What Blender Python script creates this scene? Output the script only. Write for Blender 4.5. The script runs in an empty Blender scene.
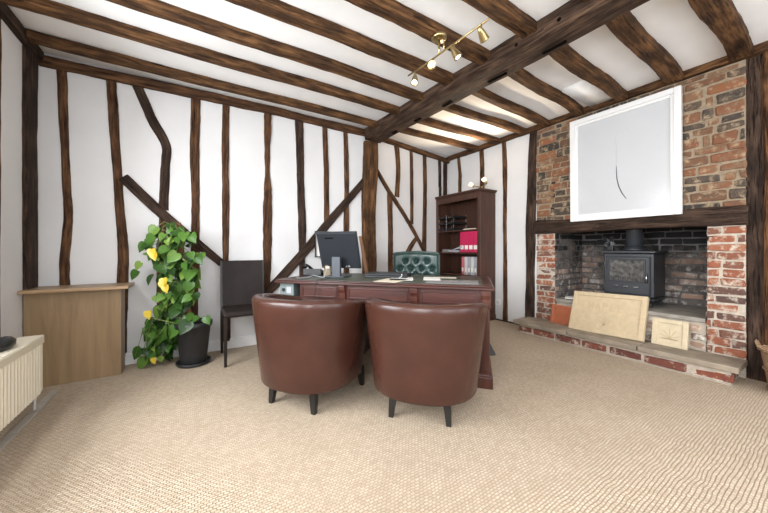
import bpy, math, random
from mathutils import Vector, Matrix, noise
R = random.Random(7)
SC = bpy.context.scene
COL = SC.collection
F = 301.5; CH = 1.05; CC = .847; CS = .531       # focal length (px of a 768 frame), eye height, room rotation
W1Y = 3.57                                        # back wall (left of the main post); right of it the wall kicks back
def w1y(X): return W1Y if X < 2.05 else W1Y + (X - 2.05) * .2
def sray(px, py):
    x = (px - 384) / F
    return Vector((CC * x + CS, CC - CS * x, -(py - 249) / F))
def on_y(px, py, Y):
    r = sray(px, py); t = Y / r.y
    return Vector((t * r.x, Y, CH + t * r.z))
def on_back(px, py, off=.02):
    r = sray(px, py); t = (W1Y - off) / r.y
    if t * r.x > 2.05:
        t = (W1Y - off - .41) / (r.y - .2 * r.x)
    return Vector((t * r.x, t * r.y, CH + t * r.z))
def on_x(px, py, X):
    r = sray(px, py); t = X / r.x
    return Vector((X, t * r.y, CH + t * r.z))

# ------------------------------------------------------------ materials
def nt(name):
    m = bpy.data.materials.new(name); m.use_nodes = True
    n = m.node_tree; b = n.nodes['Principled BSDF']
    return m, n, b
def N(n, t, **k):
    x = n.nodes.new(t)
    for a, v in k.items():
        if a in x.inputs: x.inputs[a].default_value = v
        else: setattr(x, a, v)
    return x
def ramp(n, fac, stops):
    r = n.nodes.new('ShaderNodeValToRGB'); e = r.color_ramp.elements
    while len(e) < len(stops): e.new(.5)
    for i, (p, c) in enumerate(stops):
        e[i].position = p; e[i].color = (*c, 1)
    n.links.new(fac, r.inputs[0]); return r
def bump(n, b, h, s=.3, d=.01):
    x = N(n, 'ShaderNodeBump', Strength=s, Distance=d)
    n.links.new(h, x.inputs['Height']); n.links.new(x.outputs[0], b.inputs['Normal'])
def coord(n, kind='Object', scale=(1, 1, 1), rot=(0, 0, 0)):
    t = n.nodes.new('ShaderNodeTexCoord'); m = n.nodes.new('ShaderNodeMapping')
    m.inputs['Scale'].default_value = scale; m.inputs['Rotation'].default_value = rot
    n.links.new(t.outputs[kind], m.inputs[0]); return m.outputs[0]
def plain(name, c, rough=.5, metal=0, emit=None, es=0, spec=.5, var=.06, vs=12, bs=.05):
    m, n, b = nt(name)
    b.inputs['Roughness'].default_value = rough; b.inputs['Metallic'].default_value = metal
    b.inputs['Specular IOR Level'].default_value = spec
    v = coord(n); t = N(n, 'ShaderNodeTexNoise', Scale=vs, Detail=4); n.links.new(v, t.inputs[0])
    lo = tuple(max(0, x * (1 - var)) for x in c); hi = tuple(min(1, x * (1 + var)) for x in c)
    r = ramp(n, t.outputs[0], [(.3, lo), (.7, hi)]); n.links.new(r.outputs[0], b.inputs['Base Color'])
    if bs: bump(n, b, t.outputs[0], bs, .005)
    if emit: b.inputs['Emission Color'].default_value = (*emit, 1); b.inputs['Emission Strength'].default_value = es
    return m
def timber_mat(name, dark, mid, light, rough=.75):
    m, n, b = nt(name); b.inputs['Roughness'].default_value = rough
    b.inputs['Specular IOR Level'].default_value = .12
    v = coord(n, 'UV', (1, 1, 1))
    m1 = N(n, 'ShaderNodeMapping'); m1.inputs['Scale'].default_value = (26, 2.2, 1); n.links.new(v, m1.inputs[0])
    t1 = N(n, 'ShaderNodeTexNoise', Scale=1.6, Detail=6, Roughness=.65); n.links.new(m1.outputs[0], t1.inputs[0])
    m2 = N(n, 'ShaderNodeMapping'); m2.inputs['Scale'].default_value = (5, 1.6, 1); n.links.new(v, m2.inputs[0])
    t2 = N(n, 'ShaderNodeTexNoise', Scale=2.2, Detail=5, Roughness=.6); n.links.new(m2.outputs[0], t2.inputs[0])
    mx = N(n, 'ShaderNodeMath', operation='MULTIPLY_ADD'); mx.inputs[1].default_value = .5
    n.links.new(t1.outputs[0], mx.inputs[0]); ad = N(n, 'ShaderNodeMath', operation='MULTIPLY'); ad.inputs[1].default_value = .5
    n.links.new(t2.outputs[0], ad.inputs[0]); n.links.new(ad.outputs[0], mx.inputs[2])
    r = ramp(n, mx.outputs[0], [(.36, dark), (.48, mid), (.62, light)])
    m3 = N(n, 'ShaderNodeMapping'); m3.inputs['Scale'].default_value = (60, 3.2, 1); n.links.new(v, m3.inputs[0])
    t3 = N(n, 'ShaderNodeTexNoise', Scale=1.3, Detail=7, Roughness=.75); n.links.new(m3.outputs[0], t3.inputs[0])
    r3 = ramp(n, t3.outputs[0], [(.36, (.10, .09, .08)), (.46, (1, 1, 1))])
    mm_ = N(n, 'ShaderNodeMix', data_type='RGBA', blend_type='MULTIPLY'); mm_.inputs[0].default_value = .85
    n.links.new(r.outputs[0], mm_.inputs[6]); n.links.new(r3.outputs[0], mm_.inputs[7])
    n.links.new(mm_.outputs[2], b.inputs['Base Color'])
    hh = N(n, 'ShaderNodeMath', operation='MULTIPLY'); n.links.new(mx.outputs[0], hh.inputs[0]); n.links.new(r3.outputs[0], hh.inputs[1])
    bump(n, b, hh.outputs[0], .8, .02)
    return m
def wood_mat(name, c1, c2, scale=(30, 30, 2), rough=.4, coat=0, bs=.08):
    m, n, b = nt(name); b.inputs['Roughness'].default_value = rough
    b.inputs['Coat Weight'].default_value = coat; b.inputs['Coat Roughness'].default_value = .15
    v = coord(n, 'Object', scale)
    t = N(n, 'ShaderNodeTexNoise', Scale=1, Detail=6, Roughness=.6, Distortion=.6); n.links.new(v, t.inputs[0])
    r = ramp(n, t.outputs[0], [(.3, c1), (.7, c2)]); n.links.new(r.outputs[0], b.inputs['Base Color'])
    bump(n, b, t.outputs[0], bs, .003)
    return m
def island_mat(name, stops, rough=.85, noise_mix=.5, bs=.6, ns=60, white=0, whitec=(.75, .70, .62)):
    m, n, b = nt(name); b.inputs['Roughness'].default_value = rough; b.inputs['Specular IOR Level'].default_value = .2
    g = n.nodes.new('ShaderNodeNewGeometry')
    v = coord(n); t = N(n, 'ShaderNodeTexNoise', Scale=ns, Detail=6, Roughness=.7); n.links.new(v, t.inputs[0])
    a = N(n, 'ShaderNodeMath', operation='MULTIPLY_ADD'); a.inputs[1].default_value = noise_mix; n.links.new(t.outputs[0], a.inputs[0])
    s = N(n, 'ShaderNodeMath', operation='SUBTRACT'); s.inputs[1].default_value = noise_mix / 2
    n.links.new(g.outputs['Random Per Island'], s.inputs[0]); n.links.new(s.outputs[0], a.inputs[2])
    r = ramp(n, a.outputs[0], stops); out = r.outputs[0]
    if white:
        t2 = N(n, 'ShaderNodeTexNoise', Scale=14, Detail=7, Roughness=.7); n.links.new(v, t2.inputs[0])
        rr = ramp(n, t2.outputs[0], [(.62 - white * .2, (0, 0, 0)), (.70 - white * .1, (1, 1, 1))])
        mx = N(n, 'ShaderNodeMix', data_type='RGBA'); n.links.new(rr.outputs[0], mx.inputs[0])
        n.links.new(out, mx.inputs[6]); mx.inputs[7].default_value = (*whitec, 1); out = mx.outputs[2]
    n.links.new(out, b.inputs['Base Color']); bump(n, b, t.outputs[0], bs, .006)
    return m

M = {}
M['plaster'] = plain('white_plaster', (.665, .65, .645), .9, var=.03, vs=3, bs=.5, spec=.2)
M['ceil'] = plain('ceiling_plaster', (.87, .86, .85), .9, var=.03, vs=4, bs=.6, spec=.2)
M['t_brown'] = timber_mat('brown_oak_timber', (.024, .012, .008), (.070, .034, .018), (.165, .080, .038))
M['t_dark'] = timber_mat('dark_oak_timber', (.014, .009, .007), (.036, .022, .016), (.085, .052, .036))
M['t_joist'] = timber_mat('joist_timber', (.022, .011, .007), (.070, .035, .017), (.19, .092, .038))
M['t_beam'] = timber_mat('beam_timber', (.018, .010, .007), (.045, .026, .017), (.115, .068, .043))
M['t_right'] = timber_mat('hearth_post_timber', (.020, .010, .007), (.075, .034, .018), (.20, .095, .04))
M['white_paint'] = plain('white_gloss_paint', (.74, .73, .72), .4, var=.02)
M['oak'] = wood_mat('light_oak_veneer', (.19, .12, .060), (.30, .20, .108), (16, 16, 1.4), .42)
M['oak_top'] = wood_mat('light_oak_top', (.25, .15, .075), (.38, .25, .14), (2, 26, 26), .4)
M['rad'] = plain('cream_radiator_enamel', (.70, .63, .50), .35, var=.02)
M['strip'] = plain('grey_stone_strip', (.42, .38, .33), .7, var=.15)
M['leather'] = plain('oxblood_leather', (.050, .0185, .0125), .27, var=.15, vs=6, bs=.12, spec=.38)
M['leather_seam'] = plain('oxblood_leather_seam', (.06, .02, .014), .5)
M['black_wood'] = plain('black_stained_wood', (.012, .011, .010), .4)
M['brown_vinyl'] = plain('dark_brown_leatherette', (.020, .014, .012), .5, var=.1, spec=.2)
M['mahog'] = wood_mat('mahogany', (.034, .010, .007), (.085, .023, .016), (3, 26, 26), .34, .1)
M['mahog_v'] = wood_mat('mahogany_upright', (.040, .012, .008), (.095, .028, .018), (26, 26, 2.5), .36, .1)
M['walnut'] = wood_mat('dark_walnut', (.034, .0125, .008), (.088, .034, .019), (24, 24, 2), .45, .0)
M['green_leather'] = plain('green_leather', (.028, .055, .048), .22, var=.2)
M['green_inlay'] = plain('green_leather_inlay', (.045, .055, .035), .4, var=.12)
M['black'] = plain('black_plastic', (.012, .012, .013), .35)
M['mon'] = plain('charcoal_plastic', (.024, .027, .032), .42, var=.05, spec=.3)
M['mon2'] = plain('grey_blue_plastic', (.05, .058, .072), .45)
M['iron'] = plain('matt_black_iron', (.030, .032, .037), .42, spec=.5)
M['flue'] = plain('grey_flue_steel', (.13, .14, .155), .32, .6)
M['steel'] = plain('brushed_steel', (.55, .55, .55), .25, 1)
M['brass'] = plain('polished_brass', (.46, .35, .17), .30, 1)
M['bulb'] = plain('lit_bulb', (1, .95, .85), .3, emit=(1, .86, .66), es=14)
M['shade'] = plain('lit_frosted_glass', (1, .93, .8), .3, emit=(1, .66, .36), es=1.1)
M['paper'] = plain('white_paper', (.82, .80, .76), .8, var=.02)
M['cream'] = plain('cream_paper', (.74, .66, .52), .8, var=.03)
M['grey_paper'] = plain('grey_card', (.22, .21, .21), .7, var=.25, vs=60)
M['crimson'] = plain('crimson_card', (.52, .012, .085), .45, var=.05)
M['whitebinder'] = plain('white_card', (.66, .65, .66), .5)
M['greybinder'] = plain('pale_grey_card', (.40, .41, .44), .5)
M['pinkbinder'] = plain('pink_red_card', (.62, .14, .17), .5)
M['beige'] = plain('beige_plastic', (.20, .15, .09), .5)
M['greyplastic'] = plain('grey_green_plastic', (.17, .205, .20), .5)
M['pot'] = plain('black_pot', (.018, .018, .020), .45, bs=.3, vs=40)
M['soil'] = plain('soil', (.03, .018, .01), .95, var=.5, vs=80, bs=1)
M['moss'] = plain('coir_pole', (.16, .075, .03), .95, var=.5, vs=70, bs=1.2)
M['stem'] = plain('green_stem', (.16, .20, .06), .6, var=.3)
M['stone'] = plain('hearth_stone', (.27, .22, .165), .75, var=.28, vs=7, bs=.8)
M['stone2'] = plain('raised_hearth_stone', (.27, .245, .21), .8, var=.25, vs=9, bs=.8)
M['mortar'] = plain('lime_mortar', (.28, .215, .15), .95, var=.18, vs=30, bs=1.5, spec=.1)
M['mortar_w'] = plain('white_lime_mortar', (.47, .405, .335), .95, var=.15, vs=30, bs=1.5, spec=.1)
M['plaque'] = plain('pale_carved_stone', (.53, .415, .265), .7, var=.08, vs=20, bs=.3)
M['plaque2'] = plain('cream_carved_plaque', (.56, .465, .315), .7, var=.08, vs=20, bs=.3)
M['plaque_d'] = plain('darker_plaque_stone', (.49, .38, .235), .8)  # slightly darker plaque tone, laid on as raised strips
M['terra'] = plain('terracotta', (.36, .105, .045), .6, var=.15, vs=15, bs=.3)
M['recess_shade'] = plain('painted_recess_shade', (.006, .005, .004), 1, spec=0, bs=0)  # flat black that paints the shade inside holes and slots
M['pframe'] = plain('white_picture_frame', (.72, .71, .70), .35, var=.01)
M['ink'] = plain('grey_ink', (.10, .10, .11), .7)
M['ink_l'] = plain('faint_grey_ink', (.50, .50, .51), .7)
M['sky_glass'] = None
# brick
M['brick_up'] = island_mat('old_rubble_brick', [(0, (.040, .034, .030)), (.3, (.085, .064, .050)), (.5, (.145, .078, .046)), (.7, (.20, .080, .042)), (.85, (.18, .12, .075)), (1, (.24, .095, .045))], white=.5, noise_mix=.9, ns=26, whitec=(.34, .25, .16))
M['brick_red'] = island_mat('red_pier_brick', [(0, (.09, .058, .05)), (.25, (.17, .08, .056)), (.5, (.25, .088, .05)), (.8, (.29, .105, .06)), (1, (.33, .16, .10))], white=.6, noise_mix=.8, ns=30, whitec=(.55, .47, .38))
M['brick_white'] = island_mat('limewashed_brick', [(0, (.15, .11, .09)), (.4, (.30, .19, .13)), (.8, (.44, .30, .22)), (1, (.5, .38, .3))], white=.9)
M['brick_plinth'] = island_mat('dark_red_plinth_brick', [(0, (.09, .040, .034)), (.4, (.17, .058, .042)), (.7, (.25, .078, .042)), (1, (.30, .12, .055))], white=.45, noise_mix=.8, ns=30, whitec=(.5, .42, .34))
# sooty brick: soot is a real deposit, thickest high in the flue
def soot():
    m = island_mat('sooty_firebrick', [(0, (.07, .06, .055)), (.4, (.16, .13, .115)), (.7, (.23, .17, .14)), (1, (.30, .19, .14))], white=.6, whitec=(.42, .39, .36))
    n = m.node_tree; b = n.nodes['Principled BSDF']; src = b.inputs['Base Color'].links[0].from_socket
    tc = n.nodes.new('ShaderNodeTexCoord'); sp = n.nodes.new('ShaderNodeSeparateXYZ'); n.links.new(tc.outputs['Object'], sp.inputs[0])
    t = N(n, 'ShaderNodeTexNoise', Scale=5, Detail=5); n.links.new(tc.outputs['Object'], t.inputs[0])
    a = N(n, 'ShaderNodeMath', operation='MULTIPLY_ADD'); a.inputs[1].default_value = .75
    n.links.new(t.outputs[0], a.inputs[0]); n.links.new(sp.outputs[2], a.inputs[2])
    r = ramp(n, a.outputs[0], [(0.0, (0, 0, 0)), (1, (1, 1, 1))])
    mr = N(n, 'ShaderNodeMapRange'); mr.inputs[1].default_value = 1.15; mr.inputs[2].default_value = 1.5
    n.links.new(a.outputs[0], mr.inputs[0])
    mx = N(n, 'ShaderNodeMix', data_type='RGBA'); n.links.new(mr.outputs[0], mx.inputs[0]); n.links.new(src, mx.inputs[6])
    mx.inputs[7].default_value = (.016, .015, .015, 1); n.links.new(mx.outputs[2], b.inputs['Base Color'])
    return m
M['brick_soot'] = soot()
M['leaf'] = island_mat('pothos_leaf', [(0, (.015, .04, .009)), (.4, (.034, .085, .015)), (.75, (.07, .15, .025)), (1, (.18, .27, .055))], rough=.3, noise_mix=.3, bs=.1)
M['leaf_y'] = plain('yellow_leaf', (.50, .36, .03), .4, var=.15)
def carpet():
    m, n, b = nt('sisal_boucle'); b.inputs['Roughness'].default_value = .95; b.inputs['Specular IOR Level'].default_value = .1
    v = coord(n, 'Object')
    d = N(n, 'ShaderNodeTexNoise', Scale=9, Detail=3); n.links.new(v, d.inputs[0])
    mxv = N(n, 'ShaderNodeMix', data_type='VECTOR'); mxv.inputs[0].default_value = .022
    n.links.new(v, mxv.inputs[4]); n.links.new(d.outputs['Color'], mxv.inputs[5])
    br = N(n, 'ShaderNodeTexBrick', Scale=1)
    br.inputs['Color1'].default_value = (.66, .545, .42, 1); br.inputs['Color2'].default_value = (.55, .435, .32, 1)
    br.inputs['Mortar'].default_value = (.40, .31, .22, 1); br.inputs['Mortar Size'].default_value = .0026
    br.inputs['Mortar Smooth'].default_value = .9; br.inputs['Brick Width'].default_value = .021; br.inputs['Row Height'].default_value = .0135
    n.links.new(mxv.outputs[1], br.inputs[0])
    t = N(n, 'ShaderNodeTexNoise', Scale=1.6, Detail=4); n.links.new(v, t.inputs[0])
    t2 = N(n, 'ShaderNodeTexNoise', Scale=160, Detail=2); n.links.new(v, t2.inputs[0])
    r = ramp(n, t.outputs[0], [(.3, (.90, .89, .88)), (.7, (1, 1, 1))])
    r2 = ramp(n, t2.outputs[0], [(.3, (.82, .82, .82)), (.7, (1.0, 1.0, 1.0))])
    mx = N(n, 'ShaderNodeMix', data_type='RGBA', blend_type='MULTIPLY'); mx.inputs[0].default_value = 1
    n.links.new(br.outputs[0], mx.inputs[6]); n.links.new(r.outputs[0], mx.inputs[7])
    mx2 = N(n, 'ShaderNodeMix', data_type='RGBA', blend_type='MULTIPLY'); mx2.inputs[0].default_value = 1
    n.links.new(mx.outputs[2], mx2.inputs[6]); n.links.new(r2.outputs[0], mx2.inputs[7])
    n.links.new(mx2.outputs[2], b.inputs['Base Color'])
    inv = N(n, 'ShaderNodeMath', operation='SUBTRACT'); inv.inputs[0].default_value = 1; n.links.new(br.outputs['Fac'], inv.inputs[1])
    bump(n, b, inv.outputs[0], .8, .006)
    return m
M['carpet'] = carpet()
def wicker():
    m, n, b = nt('woven_wicker'); b.inputs['Roughness'].default_value = .7
    v = coord(n, 'Object', (1, 1, 1)); w = N(n, 'ShaderNodeTexWave', Scale=28, Distortion=2, bands_direction='Z'); n.links.new(v, w.inputs[0])
    r = ramp(n, w.outputs[0], [(.2, (.16, .085, .045)), (.8, (.46, .29, .17))]); n.links.new(r.outputs[0], b.inputs['Base Color'])
    bump(n, b, w.outputs[0], .8, .008); return m
M['wicker'] = wicker()
def glassy(name, tint=(1, 1, 1), mixv=.12, rough=.02):
    m = bpy.data.materials.new(name); m.use_nodes = True; n = m.node_tree; n.nodes.clear()
    o = n.nodes.new('ShaderNodeOutputMaterial'); mx = n.nodes.new('ShaderNodeMixShader')
    t = n.nodes.new('ShaderNodeBsdfTransparent'); t.inputs[0].default_value = (*tint, 1)
    g = n.nodes.new('ShaderNodeBsdfGlossy'); g.inputs['Roughness'].default_value = rough
    f = n.nodes.new('ShaderNodeFresnel'); f.inputs[0].default_value = 1.12
    a = N(n, 'ShaderNodeMath', operation='ADD'); a.inputs[1].default_value = mixv; n.links.new(f.outputs[0], a.inputs[0])
    n.links.new(a.outputs[0], mx.inputs[0]); n.links.new(t.outputs[0], mx.inputs[1]); n.links.new(g.outputs[0], mx.inputs[2])
    n.links.new(mx.outputs[0], o.inputs[0]); return m
M['glass'] = glassy('picture_glass', mixv=.008, rough=.16)
M['pane'] = glassy('window_glass', mixv=0)
M['stove_glass'] = plain('sooty_stove_glass', (.10, .095, .09), .08, var=.6, vs=25, bs=0)

# ------------------------------------------------------------ mesh builder
class MB:
    def __init__(s): s.v = []; s.f = []; s.m = []; s.uv = {}; s.T = Matrix.Identity(4)
    def add(s, vs, fs, mat=0):
        o = len(s.v); s.v += [tuple(s.T @ Vector(p)) for p in vs]
        for q in fs: s.f.append([o + i for i in q]); s.m.append(mat)
        return o
    def box(s, x0, x1, y0, y1, z0, z1, mat=0):
        s.add([(x0, y0, z0), (x1, y0, z0), (x1, y1, z0), (x0, y1, z0), (x0, y0, z1), (x1, y0, z1), (x1, y1, z1), (x0, y1, z1)],
              [(3, 2, 1, 0), (4, 5, 6, 7), (0, 1, 5, 4), (1, 2, 6, 5), (2, 3, 7, 6), (3, 0, 4, 7)], mat)
    def lathe(s, prof, c=(0, 0, 0), n=32, mat=0, cap=True, T=None):
        vs = []; fs = []; k = len(prof)
        for i in range(n):
            a = 2 * math.pi * i / n
            for r, z in prof:
                p = Vector((r * math.cos(a), r * math.sin(a), z))
                if T: p = T @ p
                vs.append(tuple(Vector(c) + p))
        for i in range(n):
            j = (i + 1) % n
            for q in range(k - 1): fs.append((i * k + q, j * k + q, j * k + q + 1, i * k + q + 1))
        if cap:
            if prof[0][0] > 1e-5: fs.append(tuple(i * k for i in reversed(range(n))))
            if prof[-1][0] > 1e-5: fs.append(tuple(i * k + k - 1 for i in range(n)))
        s.add(vs, fs, mat)
    def tube(s, pts, r, n=8, mat=0):
        pts = [Vector(p) for p in pts]; vs = []; fs = []
        rr = r if isinstance(r, (list, tuple)) else [r] * len(pts)
        for i, p in enumerate(pts):
            t = (pts[min(i + 1, len(pts) - 1)] - pts[max(i - 1, 0)]).normalized()
            u = t.cross(Vector((0, 0, 1)))
            if u.length < .05: u = t.cross(Vector((1, 0, 0)))
            u.normalize(); w = t.cross(u)
            for k in range(n):
                a = 2 * math.pi * k / n; vs.append(tuple(p + rr[i] * (u * math.cos(a) + w * math.sin(a))))
        for i in range(len(pts) - 1):
            for k in range(n):
                k2 = (k + 1) % n; fs.append((i * n + k, i * n + k2, (i + 1) * n + k2, (i + 1) * n + k))
        fs.append(tuple(reversed(range(n)))); fs.append(tuple((len(pts) - 1) * n + k for k in range(n)))
        s.add(vs, fs, mat)
    def hull(s, sections, mat=0, closed=True):      # list of rings with the same count
        k = len(sections[0]); vs = [p for r in sections for p in r]; fs = []
        for i in range(len(sections) - 1):
            for a in range(k):
                b = (a + 1) % k; fs.append((i * k + a, i * k + b, (i + 1) * k + b, (i + 1) * k + a))
        if closed: fs.append(tuple(reversed(range(k)))); fs.append(tuple((len(sections) - 1) * k + a for a in range(k)))
        s.add(vs, fs, mat)
    def grid(s, f, nu, nv, mat=0):
        vs = [tuple(f(i / nu, j / nv)) for i in range(nu + 1) for j in range(nv + 1)]
        fs = [(i * (nv + 1) + j, (i + 1) * (nv + 1) + j, (i + 1) * (nv + 1) + j + 1, i * (nv + 1) + j + 1) for i in range(nu) for j in range(nv)]
        s.add(vs, fs, mat)
    def build(s, name, mats, parent=None, smooth=False, bevel=0, seg=2, subd=0, recalc=True):
        me = bpy.data.meshes.new(name); me.from_pydata(s.v, [], s.f)
        if not isinstance(mats, (list, tuple)): mats = [mats]
        for m in mats: me.materials.append(M[m] if isinstance(m, str) else m)
        for p, mi in zip(me.polygons, s.m): p.material_index = mi; p.use_smooth = smooth
        me.update()
        if recalc:
            import bmesh
            bm = bmesh.new(); bm.from_mesh(me); bmesh.ops.recalc_face_normals(bm, faces=bm.faces); bm.to_mesh(me); bm.free()
        o = bpy.data.objects.new(name, me); COL.objects.link(o)
        if parent: o.parent = parent
        if bevel:
            b = o.modifiers.new('bevel', 'BEVEL'); b.width = bevel; b.segments = seg; b.limit_method = 'ANGLE'; b.angle_limit = math.radians(40)
        if subd:
            d = o.modifiers.new('sub', 'SUBSURF'); d.levels = d.render_levels = subd
        return o
def tag(o, label=None, cat=None, group=None, kind=None):
    if label: o['label'] = label
    if cat: o['category'] = cat
    if group: o['group'] = group
    if kind: o['kind'] = kind
    return o
def empty(name, loc, rz=0, label=None, cat=None, group=None):
    o = bpy.data.objects.new(name, None); COL.objects.link(o); o.location = loc; o.rotation_euler = (0, 0, rz); o.empty_display_size = .1
    return tag(o, label, cat, group)
def copy_tree(o, parent=None):
    c = o.copy(); COL.objects.link(c)
    if parent: c.parent = parent
    for ch in [x for x in bpy.data.objects if x.parent == o and x is not c]: copy_tree(ch, c)
    return c

# hand-hewn timber: centreline points, normal it sticks out along, width(s), depth; wobbly edges; UV along the grain
def timber(name, pts, nrm, width, depth, mat, label, cat, group=None, wob=.006, parent=None, back=.02, step=.05, kind=None, chamfer=.012, round_=1):
    step = min(step, .04)
    pts = [Vector(p) for p in pts]; nrm = Vector(nrm).normalized()
    ws = width if isinstance(width, (list, tuple)) else [width] * len(pts)
    L = [0]
    for a, b in zip(pts, pts[1:]): L.append(L[-1] + (b - a).length)
    n = max(2, int(L[-1] / step)); rings = []; seed = R.uniform(0, 100)
    uvs = []
    def at(d):
        for i in range(len(L) - 1):
            if d <= L[i + 1] + 1e-9:
                t = (d - L[i]) / max(1e-9, L[i + 1] - L[i])
                return i, t
        return len(L) - 2, 1
    cen = []
    for k in range(n + 1):
        d = L[-1] * k / n; i, t = at(d)
        p0 = pts[max(i - 1, 0)]; p1 = pts[i]; p2 = pts[i + 1]; p3 = pts[min(i + 2, len(pts) - 1)]
        c = .5 * ((2 * p1) + (p2 - p0) * t + (2 * p0 - 5 * p1 + 4 * p2 - p3) * t * t + (3 * p1 - p0 - 3 * p2 + p3) * t ** 3)
        cen.append((c, ws[i] * (1 - t) + ws[i + 1] * t, d))
    for k, (c, w, d) in enumerate(cen):
        t = (cen[min(k + 1, n)][0] - cen[max(k - 1, 0)][0]).normalized()
        u = t.cross(nrm).normalized()
        def nz(q, s=2.2): return noise.noise(Vector((d * s, q * 7.3, seed))) + .35 * noise.noise(Vector((d * s * 4.3, q * 3.1, seed + 9))) + .2 * noise.noise(Vector((d * 23, q * 5.1, seed + 4)))
        l = -w / 2 + nz(1) * wob * 1.6; r = w / 2 + nz(2) * wob * 1.6; dp = depth + nz(3) * wob * .7
        ch = chamfer * (1 + .5 * nz(4))
        prof = [(l, -back), (l, dp - ch), (l + ch, dp - ch * .1), ((l + r) / 2, dp + nz(5) * wob * .4), (r - ch, dp - ch * .1), (r, dp - ch), (r, -back)]
        rings.append([c + u * a + nrm * b for a, b in prof])
        per = 0; row = []
        for q, (a, b) in enumerate(prof):
            if q: per += math.dist(prof[q], prof[q - 1])
            row.append((per, d))
        uvs.append(row)
    m = MB(); kk = len(rings[0]); fs = []; vs = [tuple(p) for r in rings for p in r]
    for i in range(n):
        for a in range(kk - 1): fs.append((i * kk + a, i * kk + a + 1, (i + 1) * kk + a + 1, (i + 1) * kk + a))
        fs.append((i * kk + kk - 1, i * kk, (i + 1) * kk, (i + 1) * kk + kk - 1))
    fs.append(tuple(reversed(range(kk)))); fs.append(tuple(n * kk + a for a in range(kk)))
    m.add(vs, fs)
    o = m.build(name, mat, parent, smooth=False)
    me = o.data; ul = me.uv_layers.new(name='UVMap'); off = R.uniform(0, 50)
    flat = [u for row in uvs for u in row]
    for l in me.loops:
        u = flat[l.vertex_index]; ul.data[l.index].uv = (u[0] + off, u[1] + off * 1.7)
    tag(o, label, cat, group, kind)
    return o

# ------------------------------------------------------------ room shell
CZ = 2.655
m = MB(); m.box(-1.3, 4.7, -2.0, 4.3, -.1, 0); tag(m.build('floor', 'carpet'), kind='structure')
# ceiling: slightly uneven plaster sheet with thickness, and an old patched lip in the right-hand bay
m = MB()
def cf(u, v):
    x = -1.3 + 5.3 * u; y = -2.0 + 6.2 * v
    return (x, y, CZ + .008 * noise.noise(Vector((x * 1.7, y * 1.7, 3))))
m.grid(cf, 60, 70)
m.box(-1.3, 4.7, -2.0, 4.3, CZ + .03, CZ + .12)
m.box(4.0, 4.7, -2.0, 4.3, CZ - .01, CZ + .05)
m.box(3.13, 3.74, 1.33, 1.62, CZ - .026, CZ + .02)
tag(m.build('ceiling', 'ceil', smooth=True, recalc=False), kind='structure')
# back wall (kicks back right of the main post)
m = MB()
def wf(a, b):
    def f(u, v):
        x = a + (b - a) * u; z = 2.7 * v
        return (x, w1y(x) + .006 * noise.noise(Vector((x * 2, z * 2, 8))), z)
    return f
m.grid(wf(-1.2, 4.0), 80, 40)
m.add([(-1.2, 3.62, 0), (4.0, 4.05, 0), (4.0, 4.2, 0), (-1.2, 4.2, 0), (-1.2, 3.62, 2.7), (4.0, 4.05, 2.7), (4.0, 4.2, 2.7), (-1.2, 4.2, 2.7)],
      [(3, 2, 1, 0), (4, 5, 6, 7), (0, 1, 5, 4), (1, 2, 6, 5), (2, 3, 7, 6), (3, 0, 4, 7)])
tag(m.build('wall_back', 'plaster', smooth=True), kind='structure')
# left wall with window opening over the radiator (outside the frame), made of solid pieces
LX = -1.085
def wall_with_holes(name, axis, c0, c1, a0, a1, holes, mat='plaster', z1=2.7):
    m = MB(); xs = sorted({a0, a1, *[h[0] for h in holes], *[h[1] for h in holes]})
    for s, e in zip(xs, xs[1:]):
        hs = [h for h in holes if h[0] <= s + 1e-6 and h[1] >= e - 1e-6]
        segs = [(0, z1)] if not hs else [(0, hs[0][2]), (hs[0][3], z1)]
        for q0, q1 in segs:
            if axis == 'x': m.box(c0, c1, s, e, q0, q1)
            else: m.box(s, e, c0, c1, q0, q1)
    return tag(m.build(name, mat), kind='structure')
WINL = [(-1.3, .1, .85, 2.25), (.9, 2.5, .85, 2.25)]
FILL_WINF = [(-.5, 1.3, .45, 2.3), (1.8, 3.5, .45, 2.3)]  # unseen front windows, added and made tall to fill the room with light
wall_with_holes('wall_left', 'x', LX - .22, LX, -2.0, 3.62, WINL)
wall_with_holes('wall_front', 'y', -2.0, -1.8, -1.1, 4.2, FILL_WINF)
def window(name, axis, c, a0, a1, z0, z1):
    m = MB(); w = .05; mid = (a0 + a1) / 2
    bars = [(a0, a0 + w, z0, z1), (a1 - w, a1, z0, z1), (a0 + w, a1 - w, z0, z0 + w), (a0 + w, a1 - w, z1 - w, z1), (mid - .025, mid + .025, z0 + w, z1 - w)]
    for a, b, p, q in bars:
        if axis == 'x': m.box(c - .03, c + .03, a, b, p, q)
        else: m.box(a, b, c - .03, c + .03, p, q)
    o = m.build(name, 'white_paint'); tag(o, kind='structure')
    m = MB()
    if axis == 'x': m.box(c - .003, c + .003, a0 + w, a1 - w, z0 + w, z1 - w)
    else: m.box(a0 + w, a1 - w, c - .003, c + .003, z0 + w, z1 - w)
    m.build('window_pane', 'pane', o)
for i, h in enumerate(WINL): window('window_%d' % (i + 1), 'x', LX - .12, *h)
for i, h in enumerate(FILL_WINF): window('window_%d' % (i + 3), 'y', -1.9, *h)
# right wall: plaster piece next to the corner, plaster beyond the hearth post
m = MB(); m.box(3.80, 3.98, 2.28, 4.1, 0, 2.7); m.box(3.86, 4.0, -2.0, .50, 0, 2.7)
m.box(4.62, 4.7, .3, 2.4, 0, 2.7)  # unseen shell behind the chimney, added to stop light leaks
tag(m.build('wall_right', 'plaster'), kind='structure')
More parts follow.
